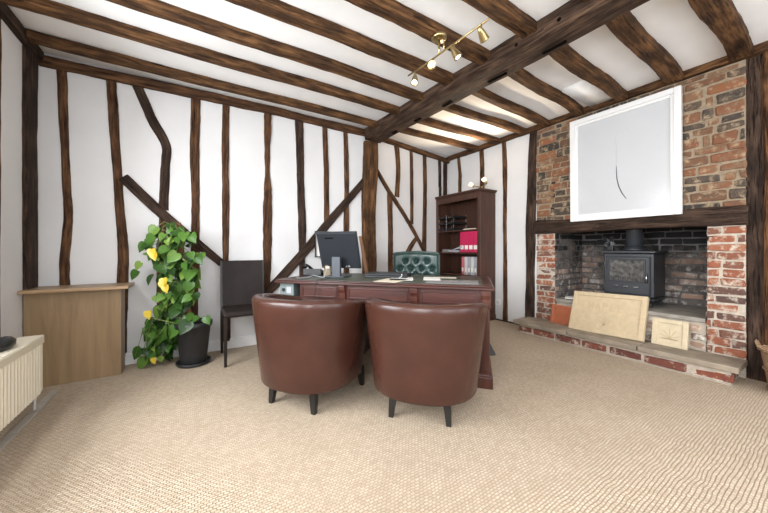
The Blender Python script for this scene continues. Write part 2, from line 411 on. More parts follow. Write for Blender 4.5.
# skirting
m = MB()
for (a, b) in ((-.54, 2.05),):
    m.box(a, b, W1Y - .022, W1Y + .01, 0, .085); m.box(a, b, W1Y - .016, W1Y + .01, .085, .108)
pa = Vector((2.05, W1Y)); pb = Vector((3.8, w1y(3.8)))
for z0, z1, t in ((0, .085, .022), (.085, .108, .016)):
    m.add([(pa.x, pa.y - t, z0), (pb.x, pb.y - t, z0), (pb.x, pb.y + .01, z0), (pa.x, pa.y + .01, z0), (pa.x, pa.y - t, z1), (pb.x, pb.y - t, z1), (pb.x, pb.y + .01, z1), (pa.x, pa.y + .01, z1)],
          [(3, 2, 1, 0), (4, 5, 6, 7), (0, 1, 5, 4), (1, 2, 6, 5), (2, 3, 7, 6), (3, 0, 4, 7)])
tag(m.build('baseboard_back', 'white_paint', bevel=.003), kind='structure')
m = MB(); m.box(3.785, 3.80, 2.43, 3.90, 0, .018)
tag(m.build('baseboard_right', 't_dark'), kind='structure')
m = MB(); m.box(-.895, -.85, -1.6, 3.16, 0, .012); tag(m.build('trim_1', 'strip', bevel=.003), kind='structure')

# ------------------------------------------------------------ timbers of the back wall
TB = .03
def bp(px, py): 
    p = on_back(px, py, 0); return p
def stud(pxs, mat, label, wob=.006, depth=.022, name='wall_stud', group='timber studs of the back wall', cat='wall timber'):
    """pxs: (left, right, y) at several heights on the wall"""
    P = []; W = []
    for l, r, y in pxs:
        a = bp(l, y); b = bp(r, y); P.append((a + b) / 2); W.append((b - a).length)
    nr = (0, -1, 0) if P[0].x < 2.05 else (.2, -1, 0)
    if P[0].z > 2.38: P[0].z = 2.572
    if name == 'main_post': P[0].z = 2.49
    return timber(name, P, nr, W, depth, mat, label, cat, group, wob=wob, back=.02)
YT = 2.58
def floor_y(px):      # picture row where the wall meets the floor
    r = sray(px, 249); t = W1Y / r.y; return 249 + CH * F / t
stud([(57, 67, 74), (62, 71, 171), (63.5, 72.5, 215), (60, 70, 262), (60, 70, 300), (59, 69, 370)], 't_brown', 'brown wall stud rising behind the left part of the oak cupboard top')
stud([(106, 116, 86), (112, 122, 171), (117, 129, 250), (116.5, 129, 285), (118, 127, 358)], 't_brown', 'wide brown wall stud rising behind the right end of the oak cupboard')
stud([(131.5, 142.5, 92), (147, 157, 120), (161, 170.5, 145), (162, 170.5, 165), (158, 168, 210)], 't_dark', 'dark kinked timber bending to the right above the plant', wob=.008, name='curved_wall_timber')
stud([(160, 166, 206), (157, 165.5, 262), (157, 164, 357)], 't_brown', 'brown wall stud running down behind the left side of the climbing plant')
stud([(191, 200, 103), (190.5, 199.5, 150), (191, 200, 235), (189, 199, 290), (189, 198, 350)], 't_brown', 'straight brown wall stud rising behind the black plant pot')
stud([(222, 229, 108), (221.7, 229, 150), (222, 229, 258), (222, 231, 345)], 't_brown', 'narrow brown wall stud behind the dark dining chair')
stud([(264.5, 270.7, 117), (265, 270, 170), (264, 271.5, 185), (263.5, 271.5, 225), (263.5, 270, 345)], 't_brown', 'brown wall stud just right of the dark dining chair', wob=.009)
stud([(295, 303.5, 124), (296.5, 304, 171), (298.5, 306, 235), (299, 305, 262), (299, 305, 342)], 't_dark', 'dark brown wall stud behind the desk telephone')
stud([(322, 327, 130), (323.5, 328.5, 171), (324, 329, 224)], 't_brown', 'short narrow stud ending on the rising brace above the computer monitor')
stud([(343, 347.5, 134), (344, 348.5, 171), (343.5, 349, 235), (344, 349, 336)], 't_brown', 'narrow wall stud just left of the main post')
stud([(394, 398.5, 147), (396, 400, 171), (394.5, 399, 197)], 't_joist', 'short stud from the wall plate to the falling brace right of main post', cat='wall timber')
stud([(387, 391.5, 192), (388, 392.5, 240), (387, 392, 325)], 't_brown', 'narrow stud below the falling brace, left of the green chair back')
stud([(409.5, 412.5, 151), (410, 413, 185), (410.3, 413, 224)], 't_brown', 'thin short stud between main post and bookcase ending on the falling brace')
stud([(422.5, 426, 154), (423, 426.5, 190), (422, 426, 250), (422, 426, 315)], 't_brown', 'thin tall stud rising behind the right side of the green chair back')
stud([(438, 440.5, 158), (438.5, 440.8, 185), (439, 441, 200), (438, 441, 312)], 't_dark', 'thin dark stud, second from the far corner, above the bookcase left end')
stud([(443.5, 446.6, 159), (443, 446.4, 185), (443, 446, 310)], 't_dark', 'thin dark stud standing in the far room corner above the bookcase')
# main post under the beam
stud([(363.5, 375.5, 140), (363, 376, 165), (361.5, 373.5, 215), (362, 374.5, 265), (362, 374, 332)], 't_joist', 'wide brown main post under the end of the big ceiling beam', depth=.07, name='main_post', group='posts', cat='wall timber')
# braces
def brace(P, w, mat, label, wob=.005):
    Q = [bp(*p) for p in P]; nr = (0, -1, 0) if Q[0].x < 2.0 else (.2, -1, 0)
    return timber('wall_brace', Q, nr, w, .034, mat, label, 'wall brace', 'diagonal braces of the back wall', wob=wob)
brace([(123.5, 177.5), (150, 203), (180, 229), (222, 263.5)], [.085, .09, .09, .08], 't_dark', 'dark diagonal brace falling from the wide stud to the dining chair')
brace([(263, 297), (299, 257.5), (331, 219.5), (364, 181)], [.10, .10, .10, .08], 't_dark', 'diagonal brace rising from the desk left end to the main post')
brace([(374, 167), (388, 191), (408, 222), (424, 252)], [.05, .065, .06, .06], 't_brown', 'diagonal brace falling from the main post to the green chair')
brace([(416, 238), (410, 247), (403, 262), (397, 275)], [.06, .085, .08, .08], 't_brown', 'short stub brace below the falling brace, behind the green chair back')

# left wall corner post and stud
timber('corner_post', [(LX, 3.41, 0), (LX, 3.41, 1.0), (LX, 3.405, 1.8), (LX, 3.41, 2.56)], (1, 0, 0), [.185, .18, .20, .19], .03, 't_dark', 'wide dark corner post on the left wall beside the oak cupboard', 'wall timber', 'left wall timbers', wob=.008)
timber('wall_stud', [(LX, 2.925, 0), (LX, 2.93, 2.56)], (1, 0, 0), .12, .02, 't_right', 'dark red-brown stud at the extreme left edge of the photo', 'wall timber', 'left wall timbers')
# wall plates
timber('wall_plate', [(-1.07, W1Y - .015, 2.575), (-.3, W1Y - .02, 2.588), (.5, W1Y - .02, 2.603), (1.3, W1Y - .015, 2.600), (1.95, W1Y - .02, 2.60)], (0, -1, 0), [.085, .09, .085, .08, .08], .035, 't_brown', 'long horizontal wall plate along the back wall top, left of the beam', 'wall timber', 'wall plates', back=.01)
timber('wall_plate', [(2.16, w1y(2.16) - .015, 2.585), (3.0, w1y(3.) - .015, 2.59), (3.78, w1y(3.78) - .015, 2.59)], (.2, -1, 0), [.08, .075, .075], .035, 't_joist', 'short horizontal wall plate along the back wall top, right of the beam', 'wall timber', 'wall plates', back=.01)
timber('wall_plate', [(3.80, 3.90, 2.628), (3.80, 2.5, 2.630), (3.80, 1.2, 2.632), (3.80, -.5, 2.63)], (-1, 0, 0), [.06, .07, .07, .08], .075, 't_joist', 'wall plate running above the white picture and brick chimney', 'wall timber', 'wall plates', back=0.0)
timber('wall_plate', [(LX, -1.4, 2.615), (LX, 1.0, 2.615), (LX, 3.53, 2.61)], (1, 0, 0), [.08, .08, .08], .05, 't_dark', 'dark wall plate at the top left edge over the left wall', 'wall timber', 'wall plates', back=0)

# right wall studs
def rstud(pxs, mat, label, depth=.02, name='wall_stud', X=3.80):
    P = []; W = []
    for l, r, y in pxs:
        a = on_x(l, y, X); b = on_x(r, y, X); P.append((a + b) / 2); W.append((b - a).length)
    if P[0].z > 2.45: P[0].z = 2.60
    return timber(name, P, (-1, 0, 0), W, depth, mat, label, 'wall timber', 'right wall timbers', wob=.006)
rstud([(457.5, 460, 156), (458.5, 462, 175), (458.5, 461.5, 195), (458, 461, 312)], 't_joist', 'thin tapering stud above the middle of the bookcase')
rstud([(479.5, 483.5, 148), (480, 484, 165), (480.5, 484.5, 190), (480, 484, 317)], 't_brown', 'stud above the right end of the bookcase behind brass lamp')
rstud([(502, 506, 139), (503, 507, 165), (503.5, 507, 205), (503.5, 507, 260), (503.5, 507.5, 321)], 't_brown', 'narrow stud between the bookcase and fireplace, right of the wall socket')
rstud([(530.5, 537, 131), (529, 536.5, 160), (528, 536.5, 190), (526.5, 536, 220), (527, 535.5, 260), (526, 534.5, 300), (525.5, 534.5, 319)], 't_dark', 'dark wide post bounding the left edge of the brick fireplace', .03, 'hearth_post')
timber('hearth_post', [(3.86, .466, 0), (3.86, .466, 1.3), (3.86, .468, 2.62)], (-1, 0, 0), [.11, .11, .11], .055, 't_dark', 'narrow dark strip standing in for the shaded post edge beside the brickwork', 'wall timber', 'right wall timbers')  # one post really; this dark strip paints the shade at its corner
timber('hearth_post', [(3.86, .27, 0), (3.86, .27, 1.2), (3.86, .275, 2.62)], (-1, 0, 0), [.31, .31, .31], .07, 't_right', 'massive brown post at the extreme right edge behind the basket', 'wall timber', 'right wall timbers')

# ceiling joists
def joist(y, x0, x1, w, label, grp, sag=0, d=.075, y2=None, mat='t_joist'):
    y2 = y if y2 is None else y2
    timber('ceiling_joist', [(x0, y, CZ), ((2 * x0 + x1) / 3, y * .67 + y2 * .33 + .012, CZ - sag), ((x0 + 2 * x1) / 3, y * .33 + y2 * .67 - .008, CZ - sag), (x1, y2, CZ)], (0, 0, -1), w, d, mat, label, 'ceiling joist', grp, wob=.007, back=-.004, chamfer=.010)
LJ = [(3.27, .070, 'left-bay ceiling joist nearest the back wall'), (2.82, .085, 'left-bay ceiling joist, second from the back wall'), (2.44, .085, 'left-bay ceiling joist, third from the back wall'),
      (2.045, .10, 'left-bay ceiling joist passing nearest the far end of the spotlight bar'), (1.665, .11, 'left-bay ceiling joist carrying the brass spotlight bar'),
      (1.28, .11, 'left-bay ceiling joist cut by the photo top edge, near the spotlight closest to the camera'), (.88, .11, 'left-bay ceiling joist nearest the camera at top')]
def beam_x(y, side): return (2.124 if side == 'l' else 2.313) - .0462 * y
for y, w, lb in LJ: joist(y, -1.045, beam_x(y, 'l') + .004, w, lb, 'ceiling joists of the left bay')
RJ = [(3.22, 3.22, .065, 'right-bay ceiling joist nearest the back wall'), (2.86, 2.84, .08, 'right-bay ceiling joist, second from the back wall'), (2.44, 2.42, .08, 'right-bay ceiling joist, third from the back wall'),
      (2.03, 2.12, .08, 'right-bay ceiling joist meeting the plate at the white picture far corner'), (1.63, 1.73, .095, 'right-bay ceiling joist ending over the middle of the white picture'), (1.27, 1.33, .105, 'right-bay ceiling joist ending over the near half of white picture'),
      (.88, .93, .125, 'wide right-bay joist ending above the bare upper brickwork'), (.50, .53, .125, 'wide right-bay joist at the top right, above the massive brown post')]
for y, y2, w, lb in RJ: joist(y, beam_x(y, 'r') - .004, 3.724, w, lb, 'ceiling joists of the right bay', y2=y2)
# the big beam
b0 = Vector((2.2785, -1.6, CZ)); b1 = Vector((2.030, 3.53, CZ))
beam = timber('ceiling_beam', [b0, b0.lerp(b1, .33), b0.lerp(b1, .66), b1], (0, 0, -1), [.19, .20, .215, .245], .152, 't_beam', 'massive dark oak main beam crossing the ceiling with empty mortice slots', 'ceiling beam', wob=.006, back=-.004, chamfer=.009, step=.06)
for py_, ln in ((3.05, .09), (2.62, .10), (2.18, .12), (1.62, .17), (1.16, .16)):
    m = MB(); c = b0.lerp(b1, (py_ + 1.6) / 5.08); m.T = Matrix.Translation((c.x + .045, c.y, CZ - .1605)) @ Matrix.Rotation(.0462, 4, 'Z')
    m.box(-.013, .013, -ln / 2, ln / 2, -.001, .012); m.build('mortice_shade', 'recess_shade', beam)  # raised black blocks paint the shade of the empty mortices
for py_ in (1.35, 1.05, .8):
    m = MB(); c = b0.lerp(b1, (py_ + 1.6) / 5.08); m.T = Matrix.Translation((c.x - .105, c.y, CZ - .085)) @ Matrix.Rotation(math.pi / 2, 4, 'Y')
    m.lathe([(.013, -.004), (.013, .010)], n=12); m.build('peg_hole', 'recess_shade', beam)  # black discs paint the dark inside the peg holes

# ------------------------------------------------------------ fireplace
fire = empty('brick_fireplace', (3.79, 1.4, 0), 0, 'old brick inglenook fireplace with oak mantel and raised stone hearth', 'fireplace')
def ploc(m): m.T = Matrix.Translation((-3.79, -1.4, 0)); return m
def bricks(m, o, u, v, nrm, W, Hh, ch, bl, joint, jit, prot, depth=.05, seed=1, chj=0):
    """o: lower corner; u,v unit axes in the face; bricks as separate islands"""
    rr = random.Random(seed); o = Vector(o); u = Vector(u); v = Vector(v); nrm = Vector(nrm)
    z = joint / 2; row = 0
    while z < Hh - .02:
        h = ch * (1 + rr.uniform(-chj, chj)); h = min(h, Hh - z)
        x = -rr.uniform(0, bl) if row % 2 else -rr.uniform(0, bl * .5)
        while x < W:
            L = bl * (1 + rr.uniform(-1, 1) * (.12 + chj)) * (.5 if rr.random() < .22 + chj * .5 else 1)
            a = max(0.0, x + joint / 2); b = min(W, x + L - joint / 2)
            if b - a > .025:
                p = prot + rr.uniform(-.006, .006) - (.004 if rr.random() < .2 else 0); bev = min(.012, (b - a) * .2)
                c = [(a, z), (b, z), (b, z + h - joint), (a, z + h - joint)]
                J = lambda: rr.uniform(-jit, jit)
                c = [(q[0] + J(), q[1] + J()) for q in c]
                cx = sum(q[0] for q in c) / 4; cz = sum(q[1] for q in c) / 4
                # eight-point outline so old bricks read as worn blocks
                out = []
                for i in range(4):
                    q, w_ = c[i], c[(i + 1) % 4]
                    for t in (.08, .5, .92):
                        out.append((q[0] + (w_[0] - q[0]) * t + J() * .4, q[1] + (w_[1] - q[1]) * t + J() * .4))
                ring0 = [o + u * q[0] + v * q[1] - nrm * (depth - p) for q in out]
                ring1 = [o + u * q[0] + v * q[1] + nrm * (p - .008) for q in out]
                ring2 = [o + u * (cx + (q[0] - cx) * (1 - bev / max(.03, (b - a) / 2))) + v * (cz + (q[1] - cz) * .82) + nrm * (p + rr.uniform(-.002, .002)) for q in out]
                m.hull([ring0, ring1, ring2], 0)
            x += L
        z += h; row += 1
BX = 3.79; Y0, YI0, YI1, Y1 = .515, .735, 2.05, 2.285
ZM0, ZM1 = 1.25, 1.41
m = ploc(MB()); bricks(m, (BX, Y0, ZM1 - .02), (0, 1, 0), (0, 0, 1), (-1, 0, 0), Y1 - Y0, 2.60 - ZM1 + .02, .080, .21, .014, .007, .006, seed=3, chj=.28)
m.box(BX + .004, BX + .17, Y0, Y1, ZM1 - .03, 2.62, 1); m.build('chimney_breast', ['brick_up', 'mortar'], fire)
# left pier (front + return into the recess) and right pier
m = ploc(MB()); bricks(m, (BX, YI1, .15), (0, 1, 0), (0, 0, 1), (-1, 0, 0), Y1 - YI1, ZM0 - .15, .073, .22, .012, .006, .006, seed=5)
m.box(BX + .004, 4.50, YI1 + .004, Y1, 0, ZM0 + .01, 1); m.build('left_pier', ['brick_red', 'mortar_w'], fire)
m = ploc(MB()); bricks(m, (BX, Y0, .15), (0, 1, 0), (0, 0, 1), (-1, 0, 0), YI0 - Y0, ZM0 - .15, .073, .22, .012, .006, .006, seed=11)
m.box(BX + .004, 4.50, Y0, YI0 - .004, 0, ZM0 + .01, 1); m.build('right_pier', ['brick_red', 'mortar_w'], fire)
m = ploc(MB())
bricks(m, (BX + .005, YI1, .44), (1, 0, 0), (0, 0, 1), (0, -1, 0), .68, 1.5, .073, .22, .014, .006, .006, seed=8)
bricks(m, (4.47, YI0, .44), (0, 1, 0), (0, 0, 1), (-1, 0, 0), YI1 - YI0, 1.5, .073, .21, .014, .007, .006, seed=9)
bricks(m, (BX + .005, YI0, .44), (1, 0, 0), (0, 0, 1), (0, 1, 0), .68, .9, .073, .22, .014, .006, .006, seed=10)
m.box(4.475, 4.6, YI0 - .2, YI1 + .2, .3, 2.2, 1)
m.box(BX + .17, 4.6, YI1 + .006, YI1 + .2, ZM0, 2.2, 1); m.box(BX + .17, 4.6, YI0 - .2, YI0 - .006, ZM0, 2.2, 1)
m.box(BX + .17, 4.6, YI0 - .2, YI1 + .2, 2.2, 2.3, 1)  # unseen lid over the recess, added to keep light out
m.box(BX + .02, 4.47, YI1 + .0005, YI1 + .0035, .44, ZM0, 1); m.box(BX + .02, 4.47, YI0 - .0035, YI0 - .0005, .44, ZM0, 1)
mm = plain('sooty_mortar', (.10, .09, .085), .95, var=.3, vs=12)
m.build('firebox_lining', ['brick_soot', mm], fire)
# raised inner hearth
m = ploc(MB()); bricks(m, (BX + .03, YI0 + .01, .15), (0, 1, 0), (0, 0, 1), (-1, 0, 0), YI1 - YI0 - .02, .24, .075, .2, .018, .005, .004, seed=21)
m.box(BX + .034, 4.46, YI0 + .01, YI1 - .01, 0, .395, 1); m.build('raised_hearth', ['brick_white', 'mortar_w'], fire)
m = ploc(MB())
for a, b in ((YI0 + .008, 1.25), (1.258, 1.7), (1.708, YI1 - .008)):
    m.box(BX - .005 + R.uniform(0, .01), 4.46, a, b, .397, .44 + R.uniform(-.003, .003))
m.build('raised_hearth_stone', 'stone2', fire, bevel=.008)
# front hearth slabs on a brick course
for a, b in ((.505, 1.122), (1.13, 1.744), (1.752, 2.385)):
    m = ploc(MB()); x0 = 3.47 - (.025 if b > 2 else 0) + R.uniform(-.004, .004)
    m.box(x0, 3.80, a, b, .102, .15); m.build('hearth_slab', 'stone', fire, bevel=.007)
m = ploc(MB()); bricks(m, (3.505, .54, 0), (0, 1, 0), (0, 0, 1), (-1, 0, 0), 1.80, .10, .10, .27, .022, .004, .006, seed=31)
bricks(m, (3.505, .545, 0), (1, 0, 0), (0, 0, 1), (0, -1, 0), .28, .10, .10, .14, .022, .004, .004, seed=32)
m.box(3.508, 3.80, .55, 2.335, 0, .10, 1); m.box(3.485, 3.52, .54, 2.33, 0, .006, 1); m.build('hearth_plinth', ['brick_plinth', 'mortar_w'], fire)
t = timber('mantel_beam', [(3.93, .50, 1.328), (3.93, 1.1, 1.332), (3.93, 1.7, 1.327), (3.93, 2.30, 1.332)], (-1, 0, 0), [.165, .165, .16, .17], .165, 't_dark', None, None, parent=None, wob=.008, back=.02)
t.parent = fire; t.matrix_parent_inverse = Matrix.Translation((-3.79, -1.4, 0))

# wood stove
stove = empty('wood_stove', (4.0, 1.385, .44), 0, 'black cast iron wood burning stove with glass door in the fireplace', 'stove')
m = MB(); m.box(.02, .36, -.225, .225, .10, .56); m.build('body', 'iron', stove, bevel=.008)
m = MB(); m.box(-.012, .375, -.247, .247, .565, .590); m.build('top_plate', 'iron', stove, bevel=.006)
m = MB(); m.box(-.045, .30, -.245, .245, .070, .095); m.build('ash_ledge', 'iron', stove, bevel=.006)
m = MB()
def ringframe(m, x0, x1, ya, yb, za, zb, w, mat=0):
    m.box(x0, x1, ya, ya + w, za, zb, mat); m.box(x0, x1, yb - w, yb, za, zb, mat); m.box(x0, x1, ya + w, yb - w, za, za + w, mat); m.box(x0, x1, ya + w, yb - w, zb - w, zb, mat)
m.box(-.005, .02, -.20, .20, .125, .53)
ringframe(m, -.014, -.005, -.20, .20, .125, .53, .012)
door = m.build('door', 'iron', stove, bevel=.004)
m = MB(); ringframe(m, -.020, -.004, -.165, .165, .25, .50, .012); m.build('window_rim', 'iron', door, bevel=.003)
m = MB(); m.box(-.010, -.002, -.154, .154, .262, .488); m.build('stove_window', 'stove_glass', door)
m = MB()
for k in range(14): m.box(-.014, -.010, -.147 + k * .0216, -.143 + k * .0216, .264, .31)
m.build('grate', 'black', door)
m = MB(); m.tube([(-.005, -.182, .26), (-.04, -.182, .26), (-.04, -.182, .35)], .007, mat=0); m.build('door_handle', 'steel', door, smooth=True)
for y in (-.09, .0, .09):
    m = MB(); m.box(-.026, -.005, y - .02, y + .02, .196, .210); m.build('air_control', 'steel', door, bevel=.003)
for y in (.208, ):
    for z in (.2, .44):
        m = MB(); m.lathe([(.009, -.03), (.009, .03)], (-.004, y, z), n=10); m.build('hinge', 'iron', stove)
for sx in (.02, .32):
    for sy in (-.19, .19):
        m = MB(); m.hull([[(sx - .022, sy - .022, 0), (sx + .022, sy - .022, 0), (sx + .022, sy + .022, 0), (sx - .022, sy + .022, 0)], [(sx - .012, sy - .014, .04), (sx + .012, sy - .014, .04), (sx + .012, sy + .014, .04), (sx - .012, sy + .014, .04)], [(sx - .03, sy - .03, .072), (sx + .03, sy - .03, .072), (sx + .03, sy + .03, .072), (sx - .03, sy + .03, .072)]])
        m.build('leg', 'iron', stove, bevel=.003)
m = MB(); m.lathe([(.105, .590), (.105, .612), (.085, .63), (.085, .65)], (.21, 0, 0), n=32); m.build('flue_collar', 'iron', stove, smooth=True)
m = MB(); m.lathe([(.074, .64), (.074, 1.30)], (.21, 0, 0), n=32); m.build('flue_pipe', 'flue', stove, smooth=True)
fan = empty('stove_fan', (4.06, 1.56, 1.031), 0, 'small black multi-blade fan standing on the stove left of the flue', 'fan')
m = MB(); m.box(-.035, .035, -.04, .04, 0, .012); m.build('base', 'black', fan, bevel=.003)
m = MB()
m.box(-.012, .02, -.03, .03, .010, .09); m.build('heat_sink', 'black', fan, bevel=.003)
m = MB(); m.lathe([(.014, -.012), (.014, .012)], (-.028, 0, .105), n=12, T=Matrix.Rotation(math.pi / 2, 3, 'Y').to_3x3()); m.build('hub', 'black', fan)
for k in range(4):
    a = k * math.pi / 2 + .6; m = MB(); m.T = Matrix.Translation((-.034, 0, .105)) @ Matrix.Rotation(a, 4, 'X')
    m.hull([[(-.003, -.012, .012), (.003, -.002, .012), (.003, .014, .012), (-.003, .010, .012)], [(-.008, -.024, .04), (-.002, -.010, .04), (.008, .024, .04), (.002, .02, .04)], [(-.006, -.018, .066), (0, -.010, .066), (.006, .018, .066), (0, .014, .066)]])
    m.build('blade', 'black', fan)

# papers on the raised hearth
m = MB(); m.T = Matrix.Translation((3.95, 1.92, .444)) @ Matrix.Rotation(.4, 4, 'Z'); m.box(-.10, .10, -.07, .07, 0, .006); m.box(-.07, .09, -.05, .075, .006, .011)
tag(m.build('folded_leaflets', 'paper'), 'folded white leaflets lying on the raised hearth left of the stove', 'papers')

# plaques leaning on the hearth
def plaque(name, yc, w, hgt, th, tilt, xb, mat, label, deco, rollz=0):
    rt = empty(name, (xb, yc, .151), 0, label, 'plaque')
    TT = Matrix.Rotation(tilt, 4, 'Y') @ Matrix.Rotation(rollz, 4, 'X')
    # local: x = thickness (front = -x), y = width, z = height
    m = MB(); m.T = TT
    b = .045 * min(1, hgt / .3)
    m.box(0.006, th, -w / 2, w / 2, 0, hgt)
    ringframe(m, -.006, .006, -w / 2, w / 2, 0, hgt, b)
    m.build('slab', mat, rt, bevel=.004)
    deco(rt, TT, w, hgt, b)
    return rt
def seg(m, y0, z0, y1, z1, t=.008, d=.002):
    v = Vector((y1 - y0, z1 - z0)); L = v.length; v /= L; p = Vector((-v.y, v.x)) * t / 2
    q = [(y0 + p.x, z0 + p.y), (y1 + p.x, z1 + p.y), (y1 - p.x, z1 - p.y), (y0 - p.x, z0 - p.y)]
    m.hull([[(.0065, a, b) for a, b in q], [(.0065 - d, a, b) for a, b in q]])
GL = {'M': [(0, 0, 0, 1), (0, 1, .5, .3), (.5, .3, 1, 1), (1, 1, 1, 0)], 'A': [(0, 0, .5, 1), (.5, 1, 1, 0), (.25, .4, .75, .4)], 'P': [(0, 0, 0, 1), (0, 1, .8, 1), (.8, 1, .8, .5), (.8, .5, 0, .5)],
      'L': [(0, 1, 0, 0), (0, 0, .8, 0)], 'E': [(0, 0, 0, 1), (0, 1, .8, 1), (0, .5, .6, .5), (0, 0, .8, 0)], 'R': [(0, 0, 0, 1), (0, 1, .8, 1), (.8, 1, .8, .5), (.8, .5, 0, .5), (.3, .5, .9, 0)]}
def deco_big(rt, TT, w, h, b):
    m = MB(); m.T = TT
    x = .17
    for ch in 'MAPLE':      # read from outside: +y is on the left
        for a in GL[ch]: seg(m, x - a[0] * .042, h * .58 + a[1] * .075, x - a[2] * .042, h * .58 + a[3] * .075, .007)
        x -= .07
    m.build('carved_lettering', 'plaque_d', rt)
    m = MB(); m.T = TT
    for k in range(5):
        a = math.pi * (.15 + .175 * k); seg(m, 0, h * .22, .05 * math.cos(a), h * .22 + .09 * math.sin(a), .012)
    m.build('carved_leaf', 'plaque_d', rt)
def deco_small(rt, TT, w, h, b):
    m = MB(); m.T = TT
    for k in range(5):
        a = math.pi * (.12 + .19 * k); seg(m, 0, h * .3, .075 * math.cos(a), h * .3 + .085 * math.sin(a), .008, .001)
    for k in range(3): seg(m, -.06, h * .27 - .0 * k, .06, h * .27, .008)
    m.build('carved_leaf', 'plaque_d', rt)
def deco_red(rt, TT, w, h, b):
    m = MB(); m.T = TT
    seg(m, -.04, h * .62, .04, h * .62, .012); seg(m, 0, h * .62, 0, h * .38, .012); seg(m, -.03, h * .38, .03, h * .38, .012)
    m.build('carved_motif', 'terra', rt)
plaque('carved_plaque', 1.47, .68, .45, .045, math.atan2(.132, .29) - .03, 3.635, 'plaque', 'large pale carved plaque leaning in front of the stove', deco_big, -.03)
plaque('carved_plaque', .962, .25, .245, .03, .17, 3.70, 'plaque2', 'small cream carved plaque leaning right of the large one', deco_small)
plaque('carved_plaque', 1.94, .235, .225, .025, .22, 3.70, 'terra', 'small terracotta plaque leaning left of the large pale one', deco_red)

# picture
pic = empty('framed_picture', (3.775, 1.36, 1.368), 0, 'large white framed drawing hanging above the mantel beam', 'picture')
PT = Matrix.Rotation(-.012, 4, 'Y')
PW, PH = .955, 1.165
m = MB(); m.T = PT; ringframe(m, -.045, 0, -PW / 2, PW / 2, 0, PH, .05); m.build('frame', 'pframe', pic, bevel=.004)
m = MB(); m.T = PT; ringframe(m, -.030, -.008, -PW / 2 + .05, PW / 2 - .05, .05, PH - .05, .028); m.build('inner_frame', 'pframe', pic, bevel=.004)
m = MB(); m.T = PT; m.box(-.010, -.004, -PW / 2 + .045, PW / 2 - .045, .045, PH - .045); 
M['print'] = plain('pale_grey_print', (.56, .56, .57), .7, var=.02, vs=2); drw = m.build('drawing_sheet', 'print', pic)
m = MB(); m.T = PT   # curved ink line, thin verticals
zz = lambda y: y
m.tube([(-.0105, .03, .56), (-.0105, .03, .50), (-.0105, .025, .42), (-.0105, .01, .34), (-.0105, -.02, .26), (-.0105, -.055, .20)], [.002, .004, .0045, .005, .005, .003], 5)
m.build('ink_line', 'ink', drw)
m = MB(); m.T = PT
m.tube([(-.0105, .032, .90), (-.0105, .03, .56)], .0012, 4)
for a in range(5):
    s = R.uniform(-.3, .3); m.tube([(-.0105, -.1 + s, .92), (-.0105, -.12 + s * .9, .88 + .02 * a), (-.0105, -.14 + s * .9, .86)], .001, 4)
m.build('faint_lines', 'ink_l', drw)
m = MB(); m.T = PT; m.box(-.018, -.016, -PW / 2 + .074, PW / 2 - .074, .074, PH - .074); m.build('glazing', 'glass', pic)

# wall socket
so = empty('wall_socket', (3.80, 2.885, .22), 0, 'white electrical socket low on the wall right of the bookcase', 'socket')
m = MB(); m.box(-.010, 0, -.043, .043, 0, .086); m.build('plate', 'white_paint', so, bevel=.003)
m = MB()
for dy, dz in ((0, .058), (-.012, .035), (.012, .035)): m.box(-.0108, -.009, dy - .004, dy + .004, dz - .006, dz + .006)
m.build('pin_holes', 'black', so)

# ------------------------------------------------------------ cupboard in the left corner
cb = empty('oak_cupboard', (-.80, 3.45, 0), 0, 'low light oak boxed cupboard with overhanging top in the left corner', 'cupboard')
m = MB(); m.box(-.278, .275, -.14, -.118, 0.0, .722); m.build('front_panel', 'oak', cb, bevel=.002)
m = MB(); m.box(.255, .277, -.117, .02, 0.0, .722); m.build('side_panel', 'oak', cb, bevel=.002)
m = MB(); m.box(-.280, .335, -.225, .095, .7225, .748); m.build('top_board', 'oak_top', cb, bevel=.004)

# radiator
rad = empty('radiator', (-.875, 2.80, .115), 0, 'cream ribbed panel radiator under the left wall', 'radiator')
def ribpanel(name, xf, xb, out):
    m = MB(); L = 1.6; n = 44; prof = []
    rings = []
    for k in range(n * 4 + 1):
        y = -L * k / (n * 4); ph = k % 4
        dx = .009 if ph in (1, 2) else 0
        if y > -.02 or y < -L + .02: dx = 0
        x = xf + out * dx
        rings.append([(x - out * .004, y, .02), (x - out * .0, y, .035), (x, y, .36), (x - out * .004, y, .375), (xb, y, .375), (xb, y, .02)])
    m.hull(rings); return m.build(name, 'rad', rad, bevel=0)
ribpanel('front_panel', .045, .030, 1); ribpanel('rear_panel', -.045, -.030, -1)
m = MB(); m.box(-.052, .052, -1.6, 0, .374, .386); m.box(-.052, .052, -1.6, -1.598, .02, .374); m.build('top_grille', 'rad', rad, bevel=.003)
m = MB(); m.box(.03, .056, -1.6, 0, .335, .382); m.build('top_rail', 'rad', rad, bevel=.004)
m = MB(); m.box(-.048, .048, -.004, .0, .03, .375); m.build('end_panel', 'rad', rad, bevel=.002)
m = MB(); m.tube([(0, .0, .03), (0, .03, .03), (0, .045, .01), (0, .045, -.126)], .009); m.lathe([(.016, -.03), (.018, .0), (.016, .03)], (0, .045, .03), n=14); m.build('valve', 'white_paint', rad, smooth=True)
for y in (-.2, -1.4):
    m = MB(); m.box(-.205, -.045, y - .015, y + .015, .1, .28); m.build('bracket', 'rad', rad)
m = MB()
